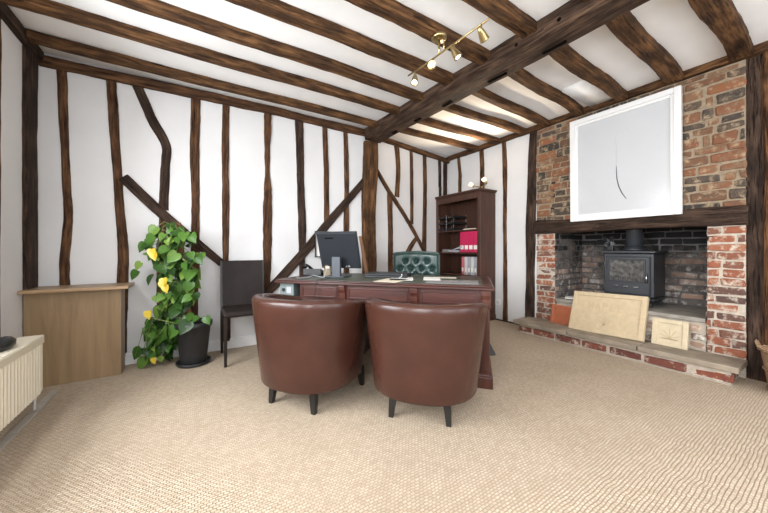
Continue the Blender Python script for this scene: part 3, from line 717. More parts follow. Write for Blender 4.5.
# small black pouch on radiator top
pt = Matrix.Translation((-.890, 2.50, .5015))
sec = []
for k, (w, z) in enumerate(((.05, 0), (.07, .015), (.072, .035), (.05, .055), (.02, .066))):
    sec.append([(w * math.cos(a) * .55, w * math.sin(a) * 1.4, z) for a in [i * math.pi / 8 for i in range(16)]])
m.T = pt; m.hull(sec); 
pouch = m.build('black_pouch', 'black', None, smooth=True); tag(pouch, 'small black pouch lying on the radiator top at the left edge', 'pouch')

# ------------------------------------------------------------ plant
RV = Vector((.847, -.531, 0)); FV = Vector((.531, .847, 0))
pl = empty('potted_climbing_plant', (-.01, 3.27, 0), 0, 'tall heart-leaved climbing plant with yellowing leaves in a black pot', 'plant')
m = MB(); m.lathe([(.0, .0), (.12, 0), (.135, .012), (.14, .03), (.13, .03), (.12, .015), (0, .012)], n=36, cap=False); m.build('saucer', 'pot', pl, smooth=True)
m = MB(); m.lathe([(.0, .016), (.100, .016), (.104, .03), (.135, .34), (.148, .345), (.152, .385), (.142, .388), (.136, .36), (.132, .345), (0, .345)], n=40, cap=False); m.build('pot', 'pot', pl, smooth=True)
m = MB(); m.lathe([(.0, .35), (.06, .356), (.131, .348)], n=24, cap=False); m.build('soil', 'soil', pl, smooth=True)
m = MB(); p0 = Vector((0, 0, .34)) - RV * .03; p1 = Vector((0, .03, 1.29)) - RV * .15
m.tube([p0.lerp(p1, t / 12) + Vector((noise.noise(Vector((t, 0, 1))) * .008, noise.noise(Vector((t, 5, 1))) * .008, 0)) for t in range(13)], [.028 + .006 * math.sin(t * 2.1) for t in range(13)], 12); m.build('moss_pole', 'moss', pl, smooth=True)
rl = random.Random(5)
env = [(1.30, -.20, -.06), (1.20, -.32, .03), (1.05, -.34, .05), (.855, -.32, .05), (.70, -.28, .03), (.575, -.32, .06), (.42, -.32, .06), (.30, -.34, -.08), (.16, -.36, -.15), (.06, -.36, -.17)]
def envat(z):
    for (z1, a1, b1), (z2, a2, b2) in zip(env, env[1:]):
        if z2 <= z <= z1:
            t = (z1 - z) / (z1 - z2); return a1 + (a2 - a1) * t, b1 + (b2 - b1) * t
    return env[-1][1:]
leaves = MB(); stems = MB()
HEART = [(0, 0), (.22, -.10), (.45, .02), (.52, .28), (.42, .58), (.2, .85), (0, 1.08)]
def leaf(pos, nrm, tipdir, size, mat):
    n = nrm.normalized(); t = (tipdir - n * tipdir.dot(n)).normalized(); s = t.cross(n)
    mid = [0, .02, .12, .35, .6, .85, 1.08]
    vs = []; k = len(HEART)
    def P(a, b): 
        fold = abs(a) * .35; droop = -.16 * b * b
        return pos + (s * a + t * b + n * (fold + droop)) * size
    for (a, b), c in zip(HEART, mid): vs.append(P(-a, b))
    for c in mid: vs.append(P(0, c))
    for (a, b), c in zip(HEART, mid): vs.append(P(a, b))
    fs = []
    for i in range(k - 1): fs.append((i, i + 1, k + i + 1, k + i)); fs.append((k + i, k + i + 1, 2 * k + i + 1, 2 * k + i))
    leaves.add([tuple(v) for v in vs], fs, mat)
yel = {}
for i in range(240):
    z = .08 + 1.2 * rl.random() ** .9 if i > 20 else rl.uniform(.05, .35)
    a, b = envat(z); s = rl.uniform(a, b) if rl.random() < .7 else (a + b) / 2 + rl.uniform(-.08, .08)
    d = rl.uniform(-.13, .06)
    if z < .40 and s > -.17: s = rl.uniform(a, -.16)
    pos = RV * s + FV * d + Vector((0, 0, z)); 
    if pos.y > .20: pos.y = .20
    nrm = -FV * rl.uniform(.5, 1) + RV * rl.uniform(-.7, .7) + Vector((0, 0, rl.uniform(.0, .9)))
    tip = Vector((0, 0, -1)) + RV * rl.uniform(-.9, .9) + FV * rl.uniform(-.3, .1)
    size = rl.uniform(.06, .115) * (1 if z > .25 else .85)
    if pos.z < size + .01: pos.z = size * rl.uniform(.9, 1.3) + .02
    leaf(pos, nrm, tip, size, 0)
    if i % (2 if z > .45 else 9) == 0:
        cz = max(.36, z); c = p0.lerp(p1, min(1, (cz - .34) / .95))
        mid = (c + pos) / 2 + Vector((0, 0, .05 if z > .4 else .12)) - FV * .04
        stems.tube([c, mid, pos], .003, 5)
for (s, z, sz) in ((-.235, 1.05, .075), (-.22, 1.02, .07), (-.135, .80, .07), (-.12, .74, .065), (-.27, .52, .07), (-.22, .12, .05), (-.15, .77, .06)):
    leaf(RV * s - FV * .19 + Vector((0, 0, z)), -FV + Vector((0, 0, .2)), Vector((0, 0, -1)) + RV * .2, sz, 1)
for (s, z, sz) in ((-.40, .93, .075), (-.43, .855, .085), (.17, .45, .075), (.10, .98, .08), (-.08, .36, .11), (-.40, .17, .10), (-.36, .08, .10), (-.30, 1.13, .10), (-.36, 1.10, .09), (.04, 1.18, .09)):
    leaf(RV * s - FV * .10 + Vector((0, 0, z)), -FV + Vector((0, 0, .4)), Vector((0, 0, -1)) + RV * (.6 if s > 0 else -.5), sz, 0)
for s in (-.30, -.24, -.20, -.35, -.27):
    if s < -.28: stems.tube([RV * -.06 - FV * .10 + Vector((0, 0, .38)), RV * (s * .8) - FV * .17 + Vector((0, 0, .46)), RV * s - FV * .16 + Vector((0, 0, .3)), RV * (s * 1.2) - FV * .14 + Vector((0, 0, .12))], .003, 5)
leaves.build('foliage', ['leaf', 'leaf_y'], pl, smooth=True, recalc=False)
stems.build('stems', 'stem', pl, smooth=True)

# ------------------------------------------------------------ dark dining chair by the wall
dc = empty('dining_chair', (.425, 3.235, 0), 0, 'dark brown leatherette dining chair standing against the back wall', 'chair')
m = MB()
m.hull([[(-.205, -.235, .435), (.205, -.235, .435), (.205, .20, .435), (-.205, .20, .435)], [(-.208, -.238, .455), (.208, -.238, .455), (.205, .21, .455), (-.205, .21, .455)], [(-.20, -.225, .482), (.20, -.225, .482), (.20, .2, .475), (-.20, .2, .475)]])
m.build('seat', 'brown_vinyl', dc, bevel=.008)
m = MB(); rings = []
for k in range(9):
    t = k / 8; z = .43 + t * .50; y = .195 + .045 * t + .012 * math.sin(t * math.pi); h = .014
    rings.append([(-.20, y - h, z), (-.07, y - h + .008, z), (.07, y - h + .008, z), (.20, y - h, z), (.20, y + h, z), (-.20, y + h, z)])
m.hull(rings); m.build('backrest', 'brown_vinyl', dc, bevel=.006)
for x in (-.195, .195):
    m = MB(); w = .019; m.hull([[(x - w * .6, -.232, 0), (x + w * .6, -.232, 0), (x + w * .6, -.208, 0), (x - w * .6, -.208, 0)], [(x - w * .8, -.236, .435), (x + w * .8, -.236, .435), (x + w * .8, -.196, .435), (x - w * .8, -.196, .435)]]); m.build('leg', 'brown_vinyl', dc, bevel=.002)
    m = MB(); m.hull([[(x - w * .6, .205, 0), (x + w * .6, .205, 0), (x + w * .6, .228, 0), (x - w * .6, .228, 0)], [(x - w * .8, .17, .43), (x + w * .8, .17, .43), (x + w * .8, .208, .43), (x - w * .8, .208, .43)]]); m.build('leg', 'brown_vinyl', dc, bevel=.002)
    m = MB(); rings = []
    for k in range(9):
        t = k / 8; z = .43 + t * .50; y = .195 + .045 * t + .012 * math.sin(t * math.pi)
        rings.append([(x * 1.02 - .008, y - .017, z), (x * 1.02 + .008, y - .017, z), (x * 1.02 + .008, y + .017, z), (x * 1.02 - .008, y + .017, z)])
    m.hull(rings); m.build('piping', 'black_wood', dc)

# ------------------------------------------------------------ tub armchairs
def tub_mesh():
    m = MB(); rings = []; n = 56; A = math.radians(128)
    def S(a, rx, ry):   # plan superellipse; a=0 is the back (-y), front is +y
        c, s = math.sin(a), -math.cos(a); e = 2.3
        k = (abs(c) ** e + abs(s) ** e) ** (-1 / e)
        return (rx * c * k, ry * s * k)
    for i in range(n + 1):
        a = -A + 2 * A * i / n; q = abs(a) / A
        H = .735 - .085 * max(0, (q - .35) / .65) ** 1.6
        prof = [(.318, .145), (.326, .16), (.338, .28), (.352, .42), (.366, .56), (.375, H - .06), (.377, H - .025), (.368, H - .006), (.350, H), (.315, H - .002), (.297, H - .014), (.288, H - .04), (.283, .50), (.280, .36), (.280, .145)]
        row = []
        for r, z in prof:
            x, y = S(a, r * (1.045 + .06 * max(0, z - .3)), r * 1.03); row.append((x, y, z))
        rings.append(row)
    m.hull(rings); return m
def tub_chair(loc, rz, label):
    ch = empty('tub_chair', loc, rz, label, 'armchair', 'tub armchairs in front of the desk')
    tub_mesh().build('shell', 'leather', ch, smooth=True, bevel=.01)
    m = MB(); rings = []
    for z, k in ((.15, .95), (.30, 1.0), (.32, 1)):
        rings.append([(x * k, y * k, z) for x, y in [(-.27, -.15), (-.18, -.26), (0, -.30), (.18, -.26), (.27, -.15), (.275, .1), (.25, .27), (0, .29), (-.25, .27), (-.275, .1)]])
    m.hull(rings); m.build('seat_base', 'leather', ch, bevel=.01)
    m = MB(); rings = []
    for z, k in ((.325, .93), (.335, 1.0), (.40, 1.02), (.43, .98), (.445, .85)):
        rings.append([(x * k, y * k, z) for x, y in [(-.255, -.13), (-.17, -.23), (0, -.262), (.17, -.23), (.255, -.13), (.262, .1), (.262, .28), (0, .30), (-.262, .28), (-.262, .1)]])
    m.hull(rings); m.build('seat_cushion', 'leather', ch, smooth=True)
    for sx in (-.165, .165):
        m = MB(); path = []
        for z, r in ((.15, .3195), (.28, .339), (.42, .353), (.56, .367), (.68, .3765), (.72, .372)):
            a = math.asin(min(1, sx / r)); e = 2.3; c, s = math.sin(a * .92), -math.cos(a * .92); k = (abs(c) ** e + abs(s) ** e) ** (-1 / e)
            path.append((r * c * k, r * s * k - .0002, z))
        m.tube(path, .0028, 6); m.build('seam', 'leather_seam', ch, smooth=True)
    for x, y, sp in ((-.165, -.215, 1), (.165, -.215, 1), (-.25, .25, 1), (.25, .25, 1)):
        m = MB(); a, b = .024, .015; ox, oy = (.012 if x > 0 else -.012), (.012 if y > 0 else -.012)
        m.hull([[(x + ox - b, y + oy - b, 0), (x + ox + b, y + oy - b, 0), (x + ox + b, y + oy + b, 0), (x + ox - b, y + oy + b, 0)], [(x - a, y - a, .152), (x + a, y - a, .152), (x + a, y + a, .152), (x - a, y + a, .152)]])
        m.build('leg', 'black_wood', ch, bevel=.002)
    return ch
# +y is the way the chair faces
tub_chair((1.331, 1.595, 0), math.atan2(.66, .75) - math.pi / 2, 'right-hand dark red leather tub chair at the desk, nearer the fireplace')
tub_chair((.732, 2.138, 0), math.atan2(.56, .83) - math.pi / 2, 'left-hand dark red leather tub chair at the desk, nearer the plant')

# ------------------------------------------------------------ desk
DA = math.radians(-49); DO = Vector((1.604, 2.439, 0)); DM = Matrix.Translation(DO) @ Matrix.Rotation(DA, 4, 'Z')
dk = empty('pedestal_desk', DO, DA, 'large mahogany pedestal desk with green leather top behind the tub chairs', 'desk')
m = MB(); m.box(-.985, .925, -.45, .45, .738, .758); m.box(-.975, .915, -.44, .44, .758, .770); m.build('desk_top', 'mahog', dk, bevel=.006)
m = MB(); m.box(-.86, .84, -.36, .36, .770, .7725); m.build('leather_inlay', 'green_inlay', dk)
def drawer(x0, x1, z0, z1, y=-.418, knob=True, sgn=1):
    m = MB(); m.box(x0, x1, y, y + .03, z0, z1); ringy(m, x0 + .012, x1 - .012, z0 + .012, z1 - .012, y - .006, y, .008)
    d = m.build('drawer', 'mahog', dk, bevel=.003)
    if knob:
        c = (x0 + x1) / 2
        for dx in ((-.0,) if x1 - x0 < .3 else (-(x1 - x0) * .28, (x1 - x0) * .28)):
            m = MB(); m.tube([(c + dx - .03, y - .004, (z0 + z1) / 2), (c + dx - .03, y - .02, (z0 + z1) / 2 - .008), (c + dx + .03, y - .02, (z0 + z1) / 2 - .008), (c + dx + .03, y - .004, (z0 + z1) / 2)], .003, 6)
            m.build('handle', 'brass', d)
def ringy(m, xa, xb, za, zb, y0, y1, w):
    m.box(xa, xa + w, y0, y1, za, zb); m.box(xb - w, xb, y0, y1, za, zb); m.box(xa + w, xb - w, y0, y1, za, za + w); m.box(xa + w, xb - w, y0, y1, zb - w, zb)
# frieze
m = MB(); m.box(-.74, .90, -.412, .42, .600, .737); m.build('frieze', 'mahog', dk, bevel=.003)
drawer(-.72, -.36, .615, .725, knob=False); drawer(-.27, .27, .615, .725, knob=False); drawer(.36, .80, .615, .725, knob=False)
def corbel(x, w=.05):
    m = MB(); rings = []
    for z, d in ((.605, .425), (.63, .432), (.67, .434), (.70, .446), (.735, .448)):
        rings.append([(x - w / 2, -d, z), (x + w / 2, -d, z), (x + w / 2, -.40, z), (x - w / 2, -.40, z)])
    m.hull(rings); m.build('corbel', 'mahog_v', dk, bevel=.004)
for x in (-.315, .315, .86): corbel(x, .06 if x < .8 else .07)
for (x0, x1) in ((-.74, -.29), (.34, .90)):
    m = MB(); m.box(x0 + .01, x1 - .01, -.405, .41, .085, .60); m.build('pedestal', 'mahog_v', dk, bevel=.004)
    m = MB(); m.box(x0 - .005, x1 + .012, -.428, .43, 0, .085); m.box(x0, x1 + .004, -.42, .42, .085, .10); m.build('plinth', 'mahog_v', dk, bevel=.004)
    for k in range(3):
        drawer(x0 + .03, x1 - .09, .12 + k * .158, .265 + k * .158, y=-.425, knob=True)
m = MB(); m.box(.835, .885, -.425, -.40, .12, .595)
for dx in (-.012, .0, .012): m.tube([(.86 + dx, -.426, .14), (.86 + dx, -.426, .575)], .004, 6)
m.build('pilaster', 'mahog_v', dk, bevel=.003)
m = MB(); m.hull([[(.89, .30, 0), (.98, .36, 0), (.98, .40, 0), (.89, .43, 0)], [(.89, .34, .16), (.90, .36, .16), (.90, .40, .16), (.89, .43, .16)]]); m.build('rear_foot', 'black_wood', dk, bevel=.003)

def on_desk(name, x, y, rz, label, cat, z=.770, group=None):
    p = DM @ Vector((x, y, z)); return empty(name, p, DA + rz, label, cat, group)
ZI = .7732
# monitor
mo = on_desk('computer_monitor', -.53, -.04, 0.03, 'black flat computer monitor seen from behind on the desk', 'monitor', ZI)
MT = Matrix.Translation((0, .0, .275)) @ Matrix.Rotation(math.radians(-21), 4, 'X').inverted()
m = MB(); m.T = MT
m.hull([[(-.215, .010, -.205), (.215, .010, -.205), (.215, .010, .185), (-.215, .010, .185)], [(-.215, -.012, -.205), (.215, -.012, -.205), (.215, -.012, .185), (-.215, -.012, .185)], [(-.20, -.024, -.19), (.20, -.024, -.19), (.20, -.024, .17), (-.20, -.024, .17)]])
m.build('housing', 'mon', mo, bevel=.004)
m = MB(); m.T = MT; m.box(-.19, .19, .010, .013, -.15, .16); m.build('screen', 'black', mo)
m = MB(); m.T = MT; m.box(-.12, -.03, -.0255, -.023, .12, .132); m.build('vent_slot', 'recess_shade', mo)
m = MB(); m.T = MT
for (a, l) in ((.055, 'J'), (.085, 'A')):
    segs = {'J': [(.9, 1, .9, .1), (.9, .1, .4, 0), (.4, 0, 0, .2)], 'A': GL['A']}[l]
    for s in segs:
        v = Vector((s[2] - s[0], s[3] - s[1])) * .02; L = v.length; v /= L; q = Vector((-v.y, v.x)) * .0015
        A = Vector((a + s[0] * .02, -.185 + s[1] * .02)); B = Vector((a + s[2] * .02, -.185 + s[3] * .02))
        ys = -.027
        m.hull([[(p.x, ys, p.y) for p in (A + q, B + q, B - q, A - q)], [(p.x, ys + .006, p.y) for p in (A + q, B + q, B - q, A - q)]])
m.build('pale_letters', 'whitebinder', mo)
m = MB(); m.box(-.045, .045, -.075, -.035, .006, .20); m.build('stand_column', 'mon2', mo, bevel=.004)
m = MB(); m.box(-.10, .10, -.12, .10, 0, .012); m.build('stand_base', 'mon2', mo, bevel=.004)
# phone
ph = on_desk('desk_telephone', -.88, .10, .2, 'black corded desk telephone on the left end of the desk', 'telephone', ZI)
m = MB(); m.hull([[(-.10, -.10, 0), (.10, -.10, 0), (.10, .10, 0), (-.10, .10, 0)], [(-.10, -.10, .07), (.10, -.10, .07), (.10, .10, .02), (-.10, .10, .02)]]); m.build('base', 'black', ph, bevel=.006)
m = MB(); m.tube([(-.075, -.09, .09), (-.075, -.05, .105), (-.07, .02, .085), (-.07, .09, .05)], [.022, .014, .014, .022], 10); m.build('handset', 'black', ph, smooth=True)
m = MB(); pts = [(-.09 - .01 * math.cos(t), -.09 + t * .008 + .01 * math.sin(t * 1.0), .02 + .008 * math.sin(t * 2.3)) for t in [k * .7 for k in range(34)]]; m.tube(pts, .0022, 5); m.build('cord', 'black', ph, smooth=True)
cl = on_desk('cordless_handset', -.735, .12, -.2, 'upright cordless handset in its cradle between telephone and monitor', 'telephone', ZI)
m = MB(); m.box(-.035, .035, -.04, .04, 0, .025); m.build('cradle', 'black', cl, bevel=.005)
m = MB(); m.hull([[(-.022, -.012, .02), (.022, -.012, .02), (.022, .012, .02), (-.022, .012, .02)], [(-.022, .012, .16), (.022, .012, .16), (.022, .036, .16), (-.022, .036, .16)]]); m.build('handset', 'mon', cl, bevel=.006)
bo = on_desk('beige_desk_tidy', -.66, -.03, .3, 'beige desk tidy tray just left of the monitor stand', 'desk tidy', ZI)
m = MB()
m.box(-.035, .035, -.03, .03, 0, .004); m.box(-.035, -.031, -.03, .03, .004, .10); m.box(.031, .035, -.03, .03, .004, .10); m.box(-.031, .031, -.03, -.026, .004, .08); m.box(-.031, .031, .026, .03, .004, .11)
m.build('tray_walls', 'beige', bo)
m = MB(); m.box(-.02, .02, -.012, .012, .004, .10); m.build('notepad', 'cream', bo)
# cables
m = MB(); m.T = DM
pts = [(-.93, -.30, .776), (-.88, -.25, .80), (-.82, -.32, .7775), (-.76, -.22, .7775), (-.69, -.25, .80), (-.61, -.22, .7775), (-.60, -.19, .82), (-.605, -.14, .88)]
def smoothp(P, n=8):
    P = [Vector(p) for p in P]; out = []
    for i in range(len(P) - 1):
        a, b, c, d = P[max(i - 1, 0)], P[i], P[i + 1], P[min(i + 2, len(P) - 1)]
        for k in range(n):
            t = k / n; out.append(.5 * (2 * b + (c - a) * t + (2 * a - 5 * b + 4 * c - d) * t * t + (3 * b - a - 3 * c + d) * t ** 3))
    out.append(P[-1]); return out
m.tube(smoothp(pts), .0028, 6); tag(m.build('monitor_cable', 'greybinder', smooth=True), 'pale cable curling over the desk from the monitor to its left end', 'cable')
m = MB(); m.T = DM; m.tube(smoothp([(-.50, -.30, .7765), (-.53, -.40, .778), (-.545, -.4535, .772), (-.55, -.462, .72), (-.56, -.464, .64), (-.55, -.466, .60)]), .0026, 6); tag(m.build('hanging_cable', 'black', smooth=True), 'thin black cable hanging down over the desk front edge', 'cable')
# loose paper / keyboard etc.
def sheet(name, x, y, rz, w, h, mat, label, cat, z=ZI, t=.0015):
    m = MB(); m.T = DM @ Matrix.Translation((x, y, z)) @ Matrix.Rotation(rz, 4, 'Z'); m.box(-w / 2, w / 2, -h / 2, h / 2, 0, t)
    return tag(m.build(name, mat), label, cat)
sheet('paper_sheet', .08, -.25, -.15, .21, .297, 'cream', 'cream paper sheet lying near the middle of the desk top', 'paper')
sheet('paper_sheet', .13, -.08, .2, .21, .297, 'paper', 'white paper sheet lying partly under the cream sheet', 'paper', z=ZI - .0)
sheet('folded_letter', .40, -.02, .15, .15, .30, 'paper', 'white folded letter left of the grey card on the desk', 'paper', z=ZI + .003)
sheet('grey_card', .60, -.22, 0.02, .42, .26, 'grey_paper', 'long grey printed card at the right end of the desk top', 'paper', t=.003)
sheet('paper_strip', .50, .14, .1, .22, .10, 'cream', 'narrow cream strip of paper behind the grey card', 'paper')
kb = on_desk('closed_laptop', -.05, .10, .05, 'closed black laptop lying right of the monitor', 'laptop', ZI)
m = MB(); m.box(-.21, .21, -.14, .14, 0, .02); m.build('base', 'black', kb, bevel=.004)
m = MB(); m.box(-.21, .21, -.14, .14, .022, .038); m.build('lid', 'mon', kb, bevel=.004)
m = MB(); m.T = DM; m.tube(smoothp([(.1, -.06, ZI + .003), (.13, -.075, .80), (.12, -.05, .815)]), .0025, 6); tag(m.build('white_earpiece_wire', 'paper', smooth=True), 'short white wire on the closed laptop right end', 'cable')
# grey box under left overhang of desk top
gb = on_desk('junction_box', -.895, -.33, 0, 'grey green electrical box fixed under the desk top left overhang', 'electrical box', .60)
m = MB(); m.box(-.075, .075, -.06, .06, 0, .137); m.build('housing', 'greyplastic', gb, bevel=.006)
m = MB(); m.lathe([(.016, -.006), (.016, .006)], (-.03, -.062, .07), n=14, T=Matrix.Rotation(math.pi / 2, 3, 'X')); m.build('round_plug', 'black', gb)
m = MB(); m.box(.0, .05, -.063, -.058, .04, .10); m.build('face_plate', 'greybinder', gb, bevel=.002)

# ------------------------------------------------------------ green buttoned chair
gc = empty('office_chair', (2.30, 2.92, -.0), DA + .10, 'green buttoned leather swivel chair behind the desk', 'chair')
btn = []
for r_ in range(4):
    k = 3 if r_ % 2 == 0 else 4
    for i in range(k): btn.append(((i - (k - 1) / 2) * .128, .385 - r_ * .09))
m = MB()
BW, BH = .27, .475
def backf(front):
    def f(u, v):
        x = (u - .5) * 2 * BW; z = v * BH
        top = BH + .02 * math.cos(x / BW * math.pi / 2) - .0
        z = v * top
        d = .05
        for bx, bz in btn:
            r2 = ((x - bx) ** 2 + (z - bz) ** 2) ** .5; d -= .052 * math.exp(-(r2 / .024) ** 2)
        # diamond folds
        a = (x / .064 + z / .09); b = (x / .064 - z / .09)
        if z > .1 and abs(x) < .23: d -= .006 * (math.exp(-((((a + .5) % 2) - 1) / .15) ** 2) + math.exp(-((((b + .5) % 2) - 1) / .15) ** 2)) * 0
        edge = min(1, (BW - abs(x)) / .03) * min(1, (top - z) / .03) ; edge = max(0, edge) ** .5
        y = .06 * abs(x / BW) ** 2 * -1
        return (x, y - (d * edge), .52 + z) if front else (x, y + .03 * edge + .0, .52 + z)
    return f
m.grid(backf(True), 72, 64); m.grid(backf(False), 24, 16)
m.build('backrest', 'green_leather', gc, smooth=True)
bt = MB()
for i, (bx, bz) in enumerate(btn):
    y = -.06 * (bx / BW) ** 2 - .014
    bt.lathe([(.0, -.008), (.010, -.006), (.013, 0), (.010, .004)], (bx, y, .52 + bz), n=12, T=Matrix.Rotation(-math.pi / 2, 3, 'X'))
bt.build('buttons', 'green_leather', gc, smooth=True)
m = MB(); m.tube(smoothp([(-BW, -.06, .52), (-BW - .002, -.06, .80), (-BW, -.06, .975), (-BW + .02, -.06, .998), (-.1, -.012, 1.011), (0, 0, 1.015), (.1, -.012, 1.011), (BW - .02, -.06, .998), (BW, -.06, .975), (BW + .002, -.06, .8), (BW, -.06, .52)], 5), .013, 8); m.build('back_rim', 'green_leather', gc, smooth=True)
m = MB(); m.box(-.27, .27, -.40, -.03, .42, .54); m.build('seat', 'green_leather', gc, bevel=.03, seg=4)
for s in (-1, 1):
    m = MB(); m.tube(smoothp([(s * .29, -.03, .60), (s * .31, -.15, .66), (s * .31, -.32, .66), (s * .30, -.38, .60), (s * .29, -.37, .48)], 5), .028, 10); m.build('armrest', 'green_leather', gc, smooth=True)
m = MB(); m.tube([(0, -.27, .10), (0, -.27, .42)], .03, 12); m.build('gas_column', 'steel', gc, smooth=True)
for k in range(5):
    a = k * 2 * math.pi / 5 + .3; c, s = math.cos(a), math.sin(a)
    m = MB(); m.tube([(0, -.27, .12), (.15 * c, -.27 + .15 * s, .11), (.30 * c, -.27 + .30 * s, .07)], [.03, .024, .016], 8); b_ = m.build('base_arm', 'black_wood', gc, smooth=True)
    m = MB(); m.lathe([(.0, -.012), (.026, -.012), (.03, -.008), (.03, .008), (.026, .012), (0, .012)], (.30 * c, -.27 + .30 * s, .03), n=14, T=Matrix.Rotation(math.pi / 2, 3, 'X')); m.build('castor', 'black', b_, smooth=True)

# ------------------------------------------------------------ bookcase
bk = empty('bookcase', (3.79, 3.385, 0), 0, 'tall dark wood open bookcase in the far corner', 'bookcase')
D_ = .325; HW = .465; TZ = 1.88
m = MB(); m.box(-.018, -.004, -HW + .02, HW - .02, .08, TZ); m.build('back_panel', 'walnut', bk)
for s in (-1, 1):
    m = MB(); y0, y1 = (s * HW, s * (HW - .022)) if s < 0 else (HW - .022, HW); m.box(-D_, -.004, min(y0, y1), max(y0, y1), .08, TZ); m.build('side_panel', 'walnut', bk, bevel=.002)
    m = MB(); yy = (-HW, -HW + .055) if s < 0 else (HW - .055, HW); m.box(-D_ - .014, -D_, yy[0], yy[1], .08, TZ); m.build('stile', 'walnut', bk, bevel=.003)
m = MB(); m.box(-D_ - .014, -D_, -HW + .055, HW - .055, 1.79, TZ); m.build('header_rail', 'walnut', bk, bevel=.003)
m = MB()
m.box(-D_ - .030, 0, -HW - .016, HW + .006, TZ, TZ + .014); m.box(-D_ - .045, 0, -HW - .03, HW + .012, TZ + .014, TZ + .040); m.build('cornice', 'walnut', bk, bevel=.005)
m = MB(); m.box(-D_ - .02, 0, -HW - .01, HW + .006, 0, .08); m.build('plinth', 'walnut', bk, bevel=.004)
SH = [.12, .66, 1.00, 1.345]
for z in SH:
    m = MB(); m.box(-D_ + .005, -.018, -HW + .022, HW - .022, z - .022, z); m.build('shelf', 'walnut', bk, bevel=.002)
def inbk(name, x, y, z, label, cat, group=None, rz=0): return empty(name, (3.79 + x, 3.385 + y, z), rz, label, cat, group)
# binders
def binder(w, hgt, mat, label_mat, lab, cat='ring binder', group=None, name='lever_arch_file'):
    b = empty(name, (0, 0, 0), 0, lab, cat, group)
    m = MB(); m.box(0, .26, -w / 2, w / 2, 0, hgt); m.build('cover', mat, b, bevel=.003)
    m = MB(); m.box(-.001, .001, -w / 2 + .012, w / 2 - .008, .045, .105); m.build('spine_label', label_mat, b)
    m = MB(); m.lathe([(.009, -.0015), (.009, .0005)], (0, 0, .025), n=14, T=Matrix.Rotation(math.pi / 2, 3, 'Y')); m.build('finger_ring', 'steel', b)
    return b
pr = binder(.084, .315, 'crimson', 'paper', 'crimson lever arch file, leftmost of the four on the middle shelf', group='crimson files on the middle shelf')
names = ['crimson lever arch file, leftmost of the four on the middle shelf', 'crimson lever arch file, second from left on the middle shelf', 'crimson lever arch file, third from left on the middle shelf', 'crimson lever arch file, rightmost one beside the bookcase side']
for i in range(4):
    o = pr if i == 0 else copy_tree(pr)
    o.location = (3.79 - D_ + .025, 3.385 - .085 - i * .088, 1.0005); o['label'] = names[i]
spec = [('pinkbinder', .05, 'white-labelled pink file, leftmost on the lower shelf'), ('whitebinder', .055, 'white file right of the pink one on the lower shelf'), ('greybinder', .055, 'pale grey file in the middle of the lower shelf row'), ('whitebinder', .055, 'white file left of the rightmost file on lower shelf'), ('greybinder', .05, 'narrow grey file at the right end of lower shelf')]
yy = 3.385 - .10
for mt, w, lb in spec:
    b = binder(w, .27, mt, 'paper', lb, group='files on the lower shelf', name='box_file'); b.location = (3.79 - D_ + .03, yy - w / 2 + .03, .6605); yy -= w + .008
# letter trays
tr = inbk('letter_tray_stack', -.17, .235, 1.3455, 'stack of three black letter trays on the top shelf', 'letter trays')
for k in range(3):
    m = MB(); z = k * .095 + .006
    m.box(-.16, .13, -.17, .17, z, z + .004); m.box(-.16, .13, -.17, -.166, z, z + .04); m.box(-.16, .13, .166, .17, z, z + .04); m.box(.126, .13, -.17, .17, z, z + .04); m.box(-.16, -.157, -.17, -.05, z, z + .034); m.box(-.16, -.157, .05, .17, z, z + .034)
    m.build('tray', 'black', tr)
m = MB()
for y in (-.165, .165): m.tube([(-.157, y, 0), (-.157, y, .24)], .002, 6)
m.tube([(-.162, -.01, 0), (-.162, -.01, .25)], .0025, 6)
for y in (-.165, .165): m.tube([(.125, y, 0), (.125, y, .26)], .003, 6)
m.build('risers', 'greybinder', tr)
m = MB(); m.T = Matrix.Translation((3.79 - .17, 3.385 - .21, 1.3455)) @ Matrix.Rotation(.12, 4, 'Z')
m.box(-.13, .10, -.11, .11, 0, .008); m.box(-.11, .11, -.10, .10, .008, .014); tag(m.build('paper_pile', 'cream'), 'loose cream papers on the top shelf right of the trays', 'papers')
m = MB(); m.T = Matrix.Translation((3.79 - .19, 3.385 + .08, 1.0005))
m.box(-.10, .12, -.10, .13, 0, .012); m.box(-.11, .10, -.09, .14, .012, .03); m.add([(-.12, -.17, .07), (.10, -.17, .07), (.10, .02, .03), (-.12, .02, .03), (-.12, -.17, .10), (.10, -.17, .10), (.10, .02, .045), (-.12, .02, .045)], [(3, 2, 1, 0), (4, 5, 6, 7), (0, 1, 5, 4), (1, 2, 6, 5), (2, 3, 7, 6), (3, 0, 4, 7)])
tag(m.build('magazine_pile', ['greybinder']), 'slumped pile of magazines left of the crimson files', 'magazines')
m = MB(); m.T = Matrix.Translation((3.79 - .19, 3.385 + .28, 1.0005)); m.box(-.12, .12, -.07, .07, 0, .02); m.box(-.11, .12, -.06, .07, .02, .045); tag(m.build('dark_folders', 'grey_paper', bevel=.002), 'dark folders lying at the left end of the middle shelf', 'folders')
